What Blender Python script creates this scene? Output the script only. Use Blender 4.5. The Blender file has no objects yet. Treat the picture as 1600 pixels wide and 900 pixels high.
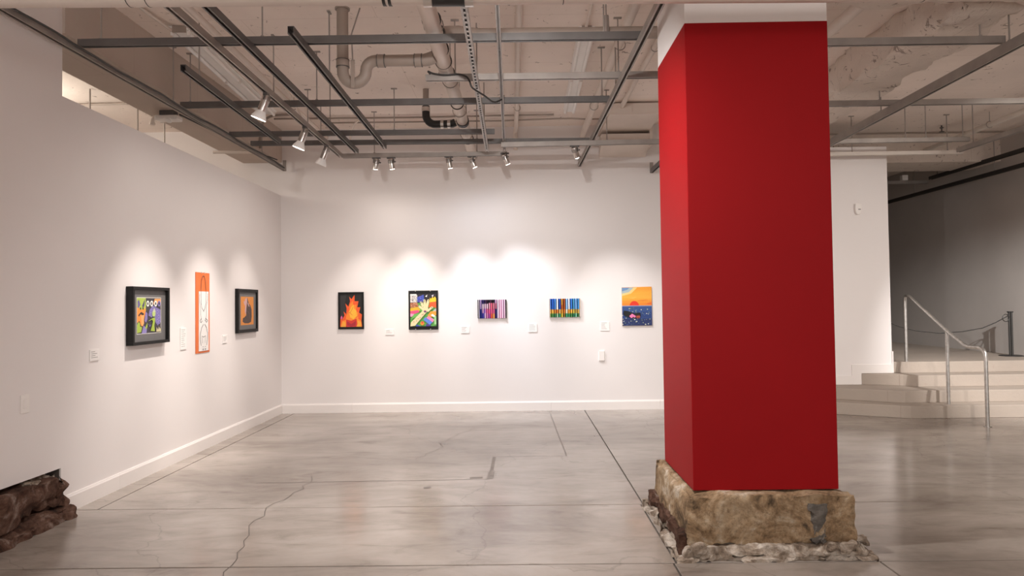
import bpy, bmesh, math, random
from mathutils import Vector, Matrix, noise

random.seed(7)
SC = bpy.context.scene
COL = SC.collection
R = math.radians

# ------------------------------------------------------------------ camera
FPX = 1040.0
cam_d = bpy.data.cameras.new('camera')
cam_d.sensor_width = 36.0
cam_d.lens = FPX / 1600.0 * 36.0
cam_d.clip_start = 0.05
cam = bpy.data.objects.new('camera', cam_d)
COL.objects.link(cam)
yc = Vector((10.0, -25.0, -FPX)).normalized()          # room +Y seen in camera axes
xc = Vector((math.cos(0.0133), math.sin(0.0133), 0.0))
xc.z = -(yc.x * xc.x + yc.y * xc.y) / yc.z
xc.normalize()
zc = xc.cross(yc)
rot = Matrix((xc, yc, zc))                             # rows = room axes in camera space -> camera to room
cam.matrix_world = Matrix.Translation((0, 0, 1.5)) @ rot.to_4x4()
SC.camera = cam

# ------------------------------------------------------------------ view, world, large lights
SC.view_settings.view_transform = 'Standard'
SC.view_settings.look = 'None'
SC.view_settings.gamma = 1.0
SC.view_settings.use_curve_mapping = False
SC.view_settings.exposure = 0.52
SC.cycles.max_bounces = 10
SC.cycles.diffuse_bounces = 6
SC.cycles.sample_clamp_indirect = 6.0

w = bpy.data.worlds.new('world')
SC.world = w
w.use_nodes = True
bg = w.node_tree.nodes['Background']
bg.inputs[0].default_value = (1.0, 0.95, 0.915, 1)
bg.inputs[1].default_value = 0.85


def area_light(name, loc, size, power, color, target):
    d = bpy.data.lights.new(name, 'AREA')
    d.shape = 'RECTANGLE'
    d.size, d.size_y = size
    d.energy = power
    d.color = color
    o = bpy.data.objects.new(name, d)
    o.location = loc
    o.rotation_euler = (Vector(target) - Vector(loc)).to_track_quat('-Z', 'Y').to_euler()
    COL.objects.link(o)
    return o


# fill light added behind the camera for the ceiling; unseen lamp in the next room
area_light('ceiling_fill_light', (0.5, -2.6, 2.6), (7.0, 0.8), 70, (1.0, 0.93, 0.87), (0.5, -1.4, 4.0))
nl = bpy.data.lights.new('next_room_lamp', 'POINT')
nl.energy, nl.color, nl.shadow_soft_size = 30, (1.0, 0.92, 0.80), 0.15
no_ = bpy.data.objects.new('next_room_lamp', nl)
no_.location = (-5.7, 7.2, 3.5)
COL.objects.link(no_)

WARM = (1.0, 0.915, 0.84)
NEUT = (1.0, 0.97, 0.945)
COOL = (0.88, 0.92, 1.0)


# ------------------------------------------------------------------ materials
def new_mat(name):
    m = bpy.data.materials.new(name)
    m.use_nodes = True
    nt = m.node_tree
    return m, nt, nt.nodes['Principled BSDF']


def N(nt, kind, **kw):
    n = nt.nodes.new(kind)
    for k, v in kw.items():
        if k.startswith('i_'):
            n.inputs[k[2:].replace('_', ' ')].default_value = v
        else:
            setattr(n, k, v)
    return n


def ramp(nt, stops):
    n = nt.nodes.new('ShaderNodeValToRGB')
    cr = n.color_ramp
    while len(cr.elements) < len(stops):
        cr.elements.new(0.5)
    for e, (p, c) in zip(cr.elements, stops):
        e.position = p
        e.color = (*c, 1) if len(c) == 3 else c
    return n


def geo_pos(nt, scale=(1, 1, 1)):
    g = nt.nodes.new('ShaderNodeNewGeometry')
    mp = nt.nodes.new('ShaderNodeMapping')
    mp.inputs['Scale'].default_value = scale
    nt.links.new(g.outputs['Position'], mp.inputs['Vector'])
    return mp.outputs['Vector']


def paint(name, col, rough=0.6, var=0.04, scale=2.0, bump=0.0, bscale=60, metallic=0.0, spec=0.5):
    """plain painted or metal surface with a slight tone variation and fine relief"""
    m, nt, b = new_mat(name)
    v = geo_pos(nt)
    n = N(nt, 'ShaderNodeTexNoise', i_Scale=scale, i_Detail=4.0)
    nt.links.new(v, n.inputs['Vector'])
    lo = tuple(max(0, c * (1 - var)) for c in col)
    hi = tuple(min(1, c * (1 + var)) for c in col)
    r = ramp(nt, [(0.3, lo), (0.7, hi)])
    nt.links.new(n.outputs['Fac'], r.inputs['Fac'])
    nt.links.new(r.outputs['Color'], b.inputs['Base Color'])
    b.inputs['Roughness'].default_value = rough
    b.inputs['Metallic'].default_value = metallic
    b.inputs['Specular IOR Level'].default_value = spec
    if bump:
        n2 = N(nt, 'ShaderNodeTexNoise', i_Scale=bscale, i_Detail=5.0)
        nt.links.new(v, n2.inputs['Vector'])
        bp = N(nt, 'ShaderNodeBump', i_Strength=bump, i_Distance=0.02)
        nt.links.new(n2.outputs['Fac'], bp.inputs['Height'])
        nt.links.new(bp.outputs['Normal'], b.inputs['Normal'])
    return m


def emis(name, col, strength):
    m, nt, b = new_mat(name)
    b.inputs['Base Color'].default_value = (*col, 1)
    b.inputs['Emission Color'].default_value = (*col, 1)
    b.inputs['Emission Strength'].default_value = strength
    return m


def mat_floor():
    m, nt, b = new_mat('polished_concrete')
    L = nt.links.new
    v1 = geo_pos(nt, (0.55, 1.1, 1))
    n1 = N(nt, 'ShaderNodeTexNoise', i_Scale=1.1, i_Detail=8.0, i_Roughness=0.62, i_Distortion=0.5)
    L(v1, n1.inputs['Vector'])
    v2 = geo_pos(nt, (1.0, 3.2, 1))
    n2 = N(nt, 'ShaderNodeTexNoise', i_Scale=1.9, i_Detail=9.0, i_Roughness=0.66, i_Distortion=0.8)
    L(v2, n2.inputs['Vector'])
    r1 = ramp(nt, [(0.26, (0.185, 0.152, 0.128)), (0.47, (0.305, 0.262, 0.226)), (0.62, (0.395, 0.348, 0.308)), (0.8, (0.48, 0.432, 0.388))])
    L(n1.outputs['Fac'], r1.inputs['Fac'])
    r2 = ramp(nt, [(0.28, (0.60, 0.57, 0.55)), (0.40, (0.86, 0.85, 0.84)), (0.5, (0.97, 0.97, 0.97)), (0.65, (1.0, 1.0, 1.0))])
    L(n2.outputs['Fac'], r2.inputs['Fac'])
    mx = N(nt, 'ShaderNodeMix', data_type='RGBA', blend_type='MULTIPLY')
    mx.inputs['Factor'].default_value = 1.0
    L(r1.outputs['Color'], mx.inputs['A'])
    L(r2.outputs['Color'], mx.inputs['B'])
    # thin wandering hairline cracks
    vw = geo_pos(nt)
    nd = N(nt, 'ShaderNodeTexNoise', i_Scale=1.3, i_Detail=6.0)
    L(vw, nd.inputs['Vector'])
    ad = N(nt, 'ShaderNodeMix', data_type='RGBA', blend_type='ADD')
    ad.inputs['Factor'].default_value = 0.9
    L(vw, ad.inputs['A'])
    L(nd.outputs['Color'], ad.inputs['B'])
    vo = N(nt, 'ShaderNodeTexVoronoi', feature='DISTANCE_TO_EDGE', i_Scale=0.42)
    L(ad.outputs['Result'], vo.inputs['Vector'])
    rc = ramp(nt, [(0.0, (0.55, 0.52, 0.5)), (0.0035, (1, 1, 1))])
    L(vo.outputs['Distance'], rc.inputs['Fac'])
    mx2 = N(nt, 'ShaderNodeMix', data_type='RGBA', blend_type='MULTIPLY')
    mx2.inputs['Factor'].default_value = 0.45
    L(mx.outputs['Result'], mx2.inputs['A'])
    L(rc.outputs['Color'], mx2.inputs['B'])
    L(mx2.outputs['Result'], b.inputs['Base Color'])
    rr = ramp(nt, [(0.3, (0.24, 0.24, 0.24)), (0.7, (0.14, 0.14, 0.14))])
    L(n2.outputs['Fac'], rr.inputs['Fac'])
    L(rr.outputs['Color'], b.inputs['Roughness'])
    b.inputs['Specular IOR Level'].default_value = 0.6
    bp = N(nt, 'ShaderNodeBump', i_Strength=0.04, i_Distance=0.01)
    L(n2.outputs['Fac'], bp.inputs['Height'])
    L(bp.outputs['Normal'], b.inputs['Normal'])
    return m


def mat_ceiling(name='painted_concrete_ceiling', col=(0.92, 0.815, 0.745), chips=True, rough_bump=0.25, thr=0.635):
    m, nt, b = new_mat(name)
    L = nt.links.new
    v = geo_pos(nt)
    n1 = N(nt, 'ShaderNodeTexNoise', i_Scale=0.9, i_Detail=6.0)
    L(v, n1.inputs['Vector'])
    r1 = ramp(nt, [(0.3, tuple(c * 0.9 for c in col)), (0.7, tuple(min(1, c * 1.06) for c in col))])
    L(n1.outputs['Fac'], r1.inputs['Fac'])
    # small flaked patches where darker concrete shows
    nw = N(nt, 'ShaderNodeTexNoise', i_Scale=7.0, i_Detail=7.0, i_Roughness=0.7, i_Distortion=1.5)
    L(v, nw.inputs['Vector'])
    r2 = ramp(nt, [(thr, (0, 0, 0)), (thr + 0.02, (1, 1, 1))])
    L(nw.outputs['Fac'], r2.inputs['Fac'])
    mx = N(nt, 'ShaderNodeMix', data_type='RGBA')
    L(r2.outputs['Color'], mx.inputs['Factor'])
    L(r1.outputs['Color'], mx.inputs['A'])
    mx.inputs['B'].default_value = (0.36, 0.29, 0.25, 1)
    # fine boarding lines left by the formwork
    br = N(nt, 'ShaderNodeTexBrick', i_Scale=1.0, i_Mortar_Size=0.003, i_Brick_Width=2.4, i_Row_Height=1.15)
    br.inputs['Color1'].default_value = (1, 1, 1, 1)
    br.inputs['Color2'].default_value = (0.985, 0.98, 0.975, 1)
    br.inputs['Mortar'].default_value = (0.8, 0.77, 0.75, 1)
    L(v, br.inputs['Vector'])
    mu = N(nt, 'ShaderNodeMix', data_type='RGBA', blend_type='MULTIPLY')
    mu.inputs['Factor'].default_value = 0.8
    L((mx if chips else r1).outputs[2 if chips else 0], mu.inputs['A'])
    L(br.outputs['Color'], mu.inputs['B'])
    L(mu.outputs['Result'], b.inputs['Base Color'])
    b.inputs['Roughness'].default_value = 0.75
    n3 = N(nt, 'ShaderNodeTexNoise', i_Scale=12.0, i_Detail=8.0, i_Roughness=0.65)
    L(v, n3.inputs['Vector'])
    bp = N(nt, 'ShaderNodeBump', i_Strength=rough_bump, i_Distance=0.02)
    L(n3.outputs['Fac'], bp.inputs['Height'])
    L(bp.outputs['Normal'], b.inputs['Normal'])
    return m


def mat_stone(name, dark, mid, light, dust, scale=5.0):
    m, nt, b = new_mat(name)
    L = nt.links.new
    v = geo_pos(nt)
    n1 = N(nt, 'ShaderNodeTexNoise', i_Scale=scale, i_Detail=9.0, i_Roughness=0.68, i_Distortion=0.6)
    L(v, n1.inputs['Vector'])
    r1 = ramp(nt, [(0.36, dark), (0.46, mid), (0.55, light), (0.66, dust)])
    L(n1.outputs['Fac'], r1.inputs['Fac'])
    n2 = N(nt, 'ShaderNodeTexNoise', i_Scale=38.0, i_Detail=8.0, i_Roughness=0.75)
    L(v, n2.inputs['Vector'])
    r2 = ramp(nt, [(0.32, (0.45, 0.42, 0.4)), (0.5, (0.95, 0.95, 0.95)), (0.72, (1.25, 1.22, 1.18))])
    L(n2.outputs['Fac'], r2.inputs['Fac'])
    mx = N(nt, 'ShaderNodeMix', data_type='RGBA', blend_type='MULTIPLY')
    mx.inputs['Factor'].default_value = 0.85
    L(r1.outputs['Color'], mx.inputs['A'])
    L(r2.outputs['Color'], mx.inputs['B'])
    L(mx.outputs['Result'], b.inputs['Base Color'])
    b.inputs['Roughness'].default_value = 0.9
    b.inputs['Specular IOR Level'].default_value = 0.2
    bp = N(nt, 'ShaderNodeBump', i_Strength=0.8, i_Distance=0.012)
    L(n2.outputs['Fac'], bp.inputs['Height'])
    L(bp.outputs['Normal'], b.inputs['Normal'])
    return m


def mat_print(name, rough=0.5):
    m, nt, b = new_mat(name)
    a = nt.nodes.new('ShaderNodeVertexColor')
    a.layer_name = 'ink'
    n = N(nt, 'ShaderNodeTexNoise', i_Scale=90.0, i_Detail=3.0)
    r = ramp(nt, [(0.3, (0.9, 0.9, 0.9)), (0.7, (1.06, 1.06, 1.06))])
    nt.links.new(geo_pos(nt), n.inputs['Vector'])
    nt.links.new(n.outputs['Fac'], r.inputs['Fac'])
    mx = N(nt, 'ShaderNodeMix', data_type='RGBA', blend_type='MULTIPLY')
    mx.inputs['Factor'].default_value = 1.0
    nt.links.new(a.outputs['Color'], mx.inputs['A'])
    nt.links.new(r.outputs['Color'], mx.inputs['B'])
    nt.links.new(mx.outputs['Result'], b.inputs['Base Color'])
    b.inputs['Roughness'].default_value = rough
    return m


MAT = dict(
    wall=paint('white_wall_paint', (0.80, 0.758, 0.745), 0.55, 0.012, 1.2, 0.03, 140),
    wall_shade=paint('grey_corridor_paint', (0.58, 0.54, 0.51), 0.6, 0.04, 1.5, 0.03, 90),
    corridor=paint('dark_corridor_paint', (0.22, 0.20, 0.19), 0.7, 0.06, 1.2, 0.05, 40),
    trim=paint('white_trim_paint', (0.82, 0.775, 0.75), 0.4, 0.01, 2),
    red=paint('matt_red_paint', (0.305, 0.0045, 0.007), 0.55, 0.03, 1.4, 0.02, 160, spec=0.12),
    joint=paint('dark_joint_filler', (0.09, 0.075, 0.065), 0.9, 0.1, 5),
    mark=paint('dark_floor_scuff', (0.25, 0.22, 0.20), 0.6, 0.25, 14),
    floor=mat_floor(),
    ceiling=mat_ceiling(),
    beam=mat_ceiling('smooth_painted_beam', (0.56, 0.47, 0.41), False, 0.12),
    rough_beam=mat_ceiling('flaking_plaster_beam', (0.76, 0.67, 0.60), True, 1.0, 0.60),
    step=mat_ceiling('stair_concrete', (0.39, 0.33, 0.28), True, 0.3),
    stone=mat_stone('tan_plinth_stone', (0.10, 0.07, 0.045), (0.30, 0.20, 0.115), (0.42, 0.31, 0.20), (0.62, 0.54, 0.44), 4.5),
    mortar=mat_stone('pale_mortar', (0.16, 0.12, 0.09), (0.34, 0.27, 0.21), (0.55, 0.48, 0.41), (0.75, 0.69, 0.62), 6.0),
    brown_stone=mat_stone('brown_plinth_stone', (0.03, 0.016, 0.011), (0.085, 0.042, 0.028), (0.14, 0.08, 0.058), (0.30, 0.235, 0.20), 5.5),
    strut_dark=paint('dark_galvanised_steel', (0.15, 0.142, 0.138), 0.45, 0.12, 6, metallic=0.55),
    strut_grey=paint('grey_galvanised_steel', (0.36, 0.325, 0.30), 0.45, 0.12, 6, metallic=0.5),
    strut_white=paint('white_painted_steel', (0.74, 0.68, 0.62), 0.5, 0.04, 4),
    silver=paint('brushed_aluminium', (0.62, 0.58, 0.55), 0.28, 0.05, 20, metallic=0.95),
    chrome=paint('galvanised_tube', (0.60, 0.585, 0.56), 0.33, 0.15, 25, metallic=0.9),
    black=paint('black_rubber', (0.018, 0.017, 0.017), 0.45, 0.2, 10),
    cable=paint('black_cable', (0.03, 0.027, 0.025), 0.5, 0.1, 10),
    pipe=paint('painted_cream_pipe', (0.74, 0.65, 0.585), 0.45, 0.05, 3),
    pipe_tan=paint('painted_tan_pipe', (0.34, 0.28, 0.24), 0.5, 0.06, 3),
    white_enamel=paint('white_enamel', (0.93, 0.91, 0.89), 0.35, 0.02, 5),
    plastic=paint('white_plastic', (0.84, 0.80, 0.77), 0.35, 0.01, 5),
    darkgrey=paint('dark_grey_plastic', (0.12, 0.11, 0.105), 0.5, 0.05, 5),
    frame=paint('black_satin_frame', (0.008, 0.0075, 0.0075), 0.5, 0.1, 20, spec=0.25),
    matboard=paint('grey_matboard', (0.15, 0.145, 0.145), 0.6, 0.03, 30),
    canvas=paint('canvas_edge', (0.55, 0.47, 0.40), 0.7, 0.05, 30),
    card=paint('white_card', (0.84, 0.81, 0.79), 0.5, 0.01, 10),
    ink=paint('grey_printed_text', (0.33, 0.31, 0.30), 0.6, 0.02, 10),
    orange=paint('orange_board', (0.74, 0.165, 0.035), 0.5, 0.04, 12),
    printed=mat_print('printed_ink'),
    lens=emis('glowing_lamp_face', (1.0, 0.93, 0.82), 9.0),
    lens_cool=emis('glowing_lamp_glass', (1.0, 0.97, 0.9), 14.0),
)


# ------------------------------------------------------------------ mesh helpers
class MB:
    def __init__(s):
        s.v, s.f, s.c = [], [], []

    def box(s, x0, x1, y0, y1, z0, z1):
        i = len(s.v)
        s.v += [(x0, y0, z0), (x1, y0, z0), (x1, y1, z0), (x0, y1, z0), (x0, y0, z1), (x1, y0, z1), (x1, y1, z1), (x0, y1, z1)]
        s.f += [tuple(i + k for k in q) for q in ((3, 2, 1, 0), (4, 5, 6, 7), (0, 1, 5, 4), (1, 2, 6, 5), (2, 3, 7, 6), (3, 0, 4, 7))]
        return s

    def prism(s, poly, a, b, axis='z'):
        """closed 2-D outline pushed from a to b along an axis (outline axes are the two others, in x,y,z order)"""
        def p(u, v, t):
            return {'x': (t, u, v), 'y': (u, t, v), 'z': (u, v, t)}[axis]
        n = len(poly)
        i = len(s.v)
        s.v += [p(u, v, a) for u, v in poly] + [p(u, v, b) for u, v in poly]
        s.f.append(tuple(range(i + n - 1, i - 1, -1)))
        s.f.append(tuple(range(i + n, i + 2 * n)))
        for k in range(n):
            l = (k + 1) % n
            s.f.append((i + k, i + l, i + n + l, i + n + k))
        return s

    def tube(s, pts, r, n=10, caps=True):
        pts = [Vector(p) for p in pts]
        rs = r if isinstance(r, (list, tuple)) else [r] * len(pts)
        i0 = len(s.v)
        up = None
        for k, p in enumerate(pts):
            if k == 0:
                t = pts[1] - p
            elif k == len(pts) - 1:
                t = p - pts[k - 1]
            else:
                t = (pts[k + 1] - p).normalized() + (p - pts[k - 1]).normalized()
            t.normalize()
            if up is None:
                up = Vector((0, 0, 1)) if abs(t.z) < 0.9 else Vector((1, 0, 0))
            a = t.cross(up).normalized()
            b = a.cross(t).normalized()
            up = b
            for q in range(n):
                w_ = 2 * math.pi * q / n
                s.v.append(tuple(p + (a * math.cos(w_) + b * math.sin(w_)) * rs[k]))
        for k in range(len(pts) - 1):
            for q in range(n):
                q2 = (q + 1) % n
                s.f.append((i0 + k * n + q, i0 + k * n + q2, i0 + (k + 1) * n + q2, i0 + (k + 1) * n + q))
        if caps:
            s.f.append(tuple(i0 + q for q in range(n - 1, -1, -1)))
            e = i0 + (len(pts) - 1) * n
            s.f.append(tuple(e + q for q in range(n)))
        return s

    def mesh(s, name):
        m = bpy.data.meshes.new(name)
        m.from_pydata(s.v, [], s.f)
        m.update()
        bm = bmesh.new()
        bm.from_mesh(m)
        bmesh.ops.recalc_face_normals(bm, faces=bm.faces)
        bm.to_mesh(m)
        bm.free()
        return m


def obj(name, mb, mat, parent=None, smooth=False, bevel=0.0, loc=None):
    me = mb.mesh(name) if isinstance(mb, MB) else mb
    me.materials.append(MAT[mat] if isinstance(mat, str) else mat)
    if smooth:
        for p in me.polygons:
            p.use_smooth = True
        try:
            me.set_sharp_from_angle(angle=R(40))
        except Exception:
            pass
    o = bpy.data.objects.new(name, me)
    COL.objects.link(o)
    if loc is not None:
        o.location = loc
    if parent is not None:
        o.parent = parent
    if bevel:
        b = o.modifiers.new('bevel', 'BEVEL')
        b.width = bevel
        b.segments = 2
        b.limit_method = 'ANGLE'
    return o


def tag(o, label, cat, group=None):
    o['label'] = label
    o['category'] = cat
    if group:
        o['group'] = group
    return o


def struct(o):
    o['kind'] = 'structure'
    return o


def thing(name, label, cat, loc=(0, 0, 0), group=None):
    o = bpy.data.objects.new(name, None)
    o.empty_display_size = 0.1
    o.location = loc
    COL.objects.link(o)
    return tag(o, label, cat, group)


def arc(c, r, a0, a1, n, plane='xz'):
    """points of an arc round c; angles in degrees"""
    out = []
    for k in range(n + 1):
        a = R(a0 + (a1 - a0) * k / n)
        u, v = r * math.cos(a), r * math.sin(a)
        if plane == 'xz':
            out.append((c[0] + u, c[1], c[2] + v))
        elif plane == 'yz':
            out.append((c[0], c[1] + u, c[2] + v))
        else:
            out.append((c[0] + u, c[1] + v, c[2]))
    return out


def rough_box(x0, x1, y0, y1, z0, z1, step, amp, seed, freq=5.0, taper=None, chip=0.03):
    """a block of broken stone: gridded faces roughened by noise, edges knocked off unevenly"""
    bm = bmesh.new()
    nx, ny, nz = (max(2, int(round((b - a) / step))) for a, b in ((x0, x1), (y0, y1), (z0, z1)))
    cx, cy = (x0 + x1) / 2, (y0 + y1) / 2
    verts = {}
    sv = Vector((seed * 7.31, seed * 3.17, seed * 1.73))

    def V(i, j, k):
        if (i, j, k) not in verts:
            p = Vector((x0 + (x1 - x0) * i / nx, y0 + (y1 - y0) * j / ny, z0 + (z1 - z0) * k / nz))
            dd = [(min(p.x - x0, x1 - p.x), Vector((1 if p.x < cx else -1, 0, 0))),
                  (min(p.y - y0, y1 - p.y), Vector((0, 1 if p.y < cy else -1, 0))),
                  (min(p.z - z0, z1 - p.z), Vector((0, 0, 1 if p.z < (z0 + z1) / 2 else -1)))]
            q = p * freq + sv
            f = noise.fractal(q, 0.9, 2.1, 5)
            off = Vector((0, 0, 0))
            dd.sort(key=lambda e: e[0])
            off += dd[0][1] * (-amp * f)
            c = max(0.0, 0.35 + noise.noise(p * freq * 0.55 + sv * 2) * 1.3 + 0.5 * noise.noise(p * freq * 2.2 + sv))
            wgt = math.exp(-dd[1][0] / (chip + 1e-5)) * chip * c
            off += (dd[0][1] + dd[1][1]) * wgt
            p2 = p + off
            if taper:
                s_ = 1 + taper * (1 - k / nz)
                p2.x = cx + (p2.x - cx) * s_
                p2.y = cy + (p2.y - cy) * s_
            verts[(i, j, k)] = bm.verts.new(p2)
        return verts[(i, j, k)]

    def grid(n1, n2, f):
        for a in range(n1):
            for b in range(n2):
                bm.faces.new([f(a, b), f(a + 1, b), f(a + 1, b + 1), f(a, b + 1)])

    grid(nx, ny, lambda a, b: V(a, b, 0))
    grid(nx, ny, lambda a, b: V(a, b, nz))
    grid(nx, nz, lambda a, b: V(a, 0, b))
    grid(nx, nz, lambda a, b: V(a, ny, b))
    grid(ny, nz, lambda a, b: V(0, a, b))
    grid(ny, nz, lambda a, b: V(nx, a, b))
    bmesh.ops.recalc_face_normals(bm, faces=bm.faces)
    me = bpy.data.meshes.new('rough')
    bm.to_mesh(me)
    bm.free()
    return me


# ------------------------------------------------------------------ the setting
XL, YB, ZC = -3.36, 9.40, 4.02
XR = 7.66

# floor: a dark bed with the cast slabs as pieces on it, saw-cut joints between
floor = struct(obj('floor', MB().box(-6.3, XR + 0.1, -4.2, YB + 0.1, -0.12, -0.012), 'joint'))
G = 0.0055


def slab(x0, x1, y0, y1):
    obj('slab', MB().box(x0 + G, x1 - G, y0 + G, y1 - G, -0.02, 0.0), 'floor', floor, bevel=0.003)


for (x0, x1) in ((-6.2, 0.872), (0.872, 2.05), (2.05, XR)):
    slab(x0, x1, -4.1, 3.872)
for (x0, x1) in ((-6.2, 0.89), (0.89, 2.045), (2.045, XR)):
    slab(x0, x1, 3.872, 4.995)
slab(-6.2, -3.178, 4.995, YB)
slab(-3.178, 0.908, 4.995, YB)
slab(0.908, XR, 4.995, 5.035 + 0.0 + 4.365)


CZ = [0.0006]


def crack(pts, w_, mat='joint'):
    m = MB()
    CZ[0] += 0.0002
    for (a, b) in zip(pts[:-1], pts[1:]):
        d = (Vector(b) - Vector(a)).normalized()
        n = Vector((-d.y, d.x)) * w_ / 2
        i = len(m.v)
        for p in (Vector(a) - n, Vector(b) - n, Vector(b) + n, Vector(a) + n):
            m.v.append((p.x, p.y, CZ[0]))
        m.f.append((i, i + 1, i + 2, i + 3))
    obj('surface_crack', m, mat, floor)


crack([(-2.26, 5.70), (-1.4, 5.72), (-0.27, 5.745)], 0.007)
crack([(-0.262, 5.76), (-0.258, 6.58)], 0.03, 'mark')
crack([(-0.262, 5.76), (-0.261, 6.02)], 0.055, 'mark')
crack([(-0.44, 5.80), (-0.33, 5.805)], 0.05, 'mark')
crack([(-0.25, 6.585), (0.455, 6.60)], 0.005)
crack([(0.415, 9.05), (0.43, 8.0), (0.455, 6.61)], 0.010, 'mark')
crack([(-0.80, 5.50), (-0.74, 5.51)], 0.045, 'mark')
pts = []
x, y = -1.62, 3.4
for k in range(26):
    pts.append((x, y))
    y += 0.10
    x += random.uniform(-0.05, 0.055)
crack(pts, 0.004)
pts = []
x, y = -1.02, 6.5
for k in range(22):
    pts.append((x, y))
    y += 0.08
    x += random.uniform(-0.03, 0.09)
crack(pts, 0.004)

# ceiling slab over everything
ceiling = struct(obj('ceiling', MB().box(-6.3, XR + 0.1, -4.2, 16.2, ZC, ZC + 0.2), 'ceiling'))

# left wall: low partition, then the full-height boxed pier nearer the camera (open at the foot, over its stone base)
wl = MB()
wl.box(-3.50, XL, 4.865, YB, 0, 3.085)
wl.box(-4.15, XL, -4.1, 4.865, 0.345, ZC)
wl.box(-4.15, -3.50, 4.866, 4.89, 0, 0.345)
wl.box(-4.15, -4.10, -4.1, 4.84, 0, 0.345)
wall_left = struct(obj('wall_left', wl, 'wall'))
obj('cavity_shade_panel', MB().box(-4.10, -3.372, 4.860, 4.8645, 0, 0.342), 'joint', wall_left)  # dark panel standing in for the shade inside the open pier foot
struct(obj('wall_far_left', MB().box(-6.35, -6.2, -4.1, YB, 0, ZC), 'wall'))

wb = MB()
wb.box(-6.2, 3.0, YB, YB + 0.16, 0, ZC)
wb.box(3.0, 5.225, YB, YB + 0.16, 0, 3.655)
wall_back = struct(obj('wall_back', wb, 'wall'))

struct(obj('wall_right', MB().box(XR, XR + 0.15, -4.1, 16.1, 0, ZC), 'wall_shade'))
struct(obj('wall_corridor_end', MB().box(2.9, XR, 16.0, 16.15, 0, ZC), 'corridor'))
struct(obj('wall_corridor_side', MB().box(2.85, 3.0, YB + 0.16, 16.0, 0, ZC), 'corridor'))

# upper floor of the corridor at the head of the stairs
struct(obj('floor_upper', MB().prism([(3.0, 9.56), (5.23, 9.56), (5.23, 9.46), (XR, 9.46), (XR, 16.0), (3.0, 16.0)], 0.3, 0.62), 'step'))

# beams
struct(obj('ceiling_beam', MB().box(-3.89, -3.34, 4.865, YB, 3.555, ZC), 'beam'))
struct(obj('ceiling_beam', MB().box(3.0, XR, 10.55, 11.3, 3.66, ZC), 'rough_beam'))
struct(obj('ceiling_beam', rough_box(3.36, 3.90, 4.97, YB, 3.66, ZC + 0.05, 0.035, 0.028, 3, 4.5, chip=0.06), 'rough_beam', smooth=True))
struct(obj('ceiling_beam', rough_box(1.915, XR, 4.15, 4.97, 3.67, ZC + 0.05, 0.05, 0.025, 5, 4.0, chip=0.05), 'rough_beam', smooth=True))

# skirting boards with their butt joints, the boards as pieces
PROF = [(0, 0), (0.016, 0), (0.016, 0.112), (0.012, 0.120), (0.009, 0.130), (0, 0.130)]


def board_run(parent, pts, along):
    for a, b in zip(pts[:-1], pts[1:]):
        if along == 'y':
            poly = [(XL + u, z) for u, z in PROF]
            obj('board', MB().prism(poly, a + 0.001, b - 0.001, 'y'), 'trim', parent)
        else:
            poly = [(YB - u, z) for u, z in PROF]
            m = MB()
            n = len(poly)
            for xx in (a + 0.001, b - 0.001):
                m.v += [(xx, q, z) for q, z in poly]
            m.f.append(tuple(range(n - 1, -1, -1)))
            m.f.append(tuple(range(n, 2 * n)))
            for k in range(n):
                l = (k + 1) % n
                m.f.append((k, l, n + l, n + k))
            obj('board', m, 'trim', parent)


bl = bpy.data.objects.new('baseboard_left', None)
COL.objects.link(bl)
struct(bl)
board_run(bl, [4.905, 5.56, 7.9, YB - 0.017], 'y')
bb = bpy.data.objects.new('baseboard_back', None)
COL.objects.link(bb)
struct(bb)
board_run(bb, [XL, -2.36, 0.44, 1.97, 3.1], 'x')

# stepped skirting where the back wall meets the stairs
st = [(4.0, 0.312), (4.785, 0.312), (4.785, 0.468), (5.238, 0.468), (5.238, 0.77), (5.222, 0.77), (5.222, 0.59), (4.655, 0.59), (4.655, 0.435), (4.0, 0.435)]
struct(obj('trim_1', MB().prism(st, YB - 0.016, YB + 0.17, 'y'), 'trim', bevel=0.002))

# ------------------------------------------------------------------ stairs
stairs = thing('concrete_staircase', 'four worn concrete steps winding up to the dark corridor', 'stairs', (5.8, 8.9, 0))


def step(poly, z0, z1):
    me = MB().prism([(x_ - 5.8, y_ - 8.9) for x_, y_ in poly], z0, z1)
    o = obj('step', me, 'step', stairs, bevel=0.006)
    return o


XS = XR - 0.005
YW = YB - 0.004
step([(3.2, YW), (3.2, 9.30), (4.16, 8.80), (4.90, 8.42), (XS, 8.42), (XS, YW)], 0.0, 0.156)
step([(3.75, YW), (4.22, 9.10), (4.97, 8.66), (5.25, 8.70), (XS, 8.70), (XS, YW)], 0.156, 0.311)
step([(4.79, YW), (5.25, 9.18), (5.39, 9.06), (XS, 9.06), (XS, YW)], 0.311, 0.466)
step([(5.245, 9.455), (5.245, 9.42), (5.42, 9.36), (XS, 9.40), (XS, 9.455)], 0.466, 0.621)

# handrail: one bent tube and three posts
rail = thing('stair_handrail', 'bent galvanised tube handrail with three posts on the concrete steps', 'handrail', (5.44, 8.6, 0))


def rl(pts):
    return [(x_ - 5.44, y_ - 8.6, z_) for x_, y_, z_ in pts]


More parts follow.
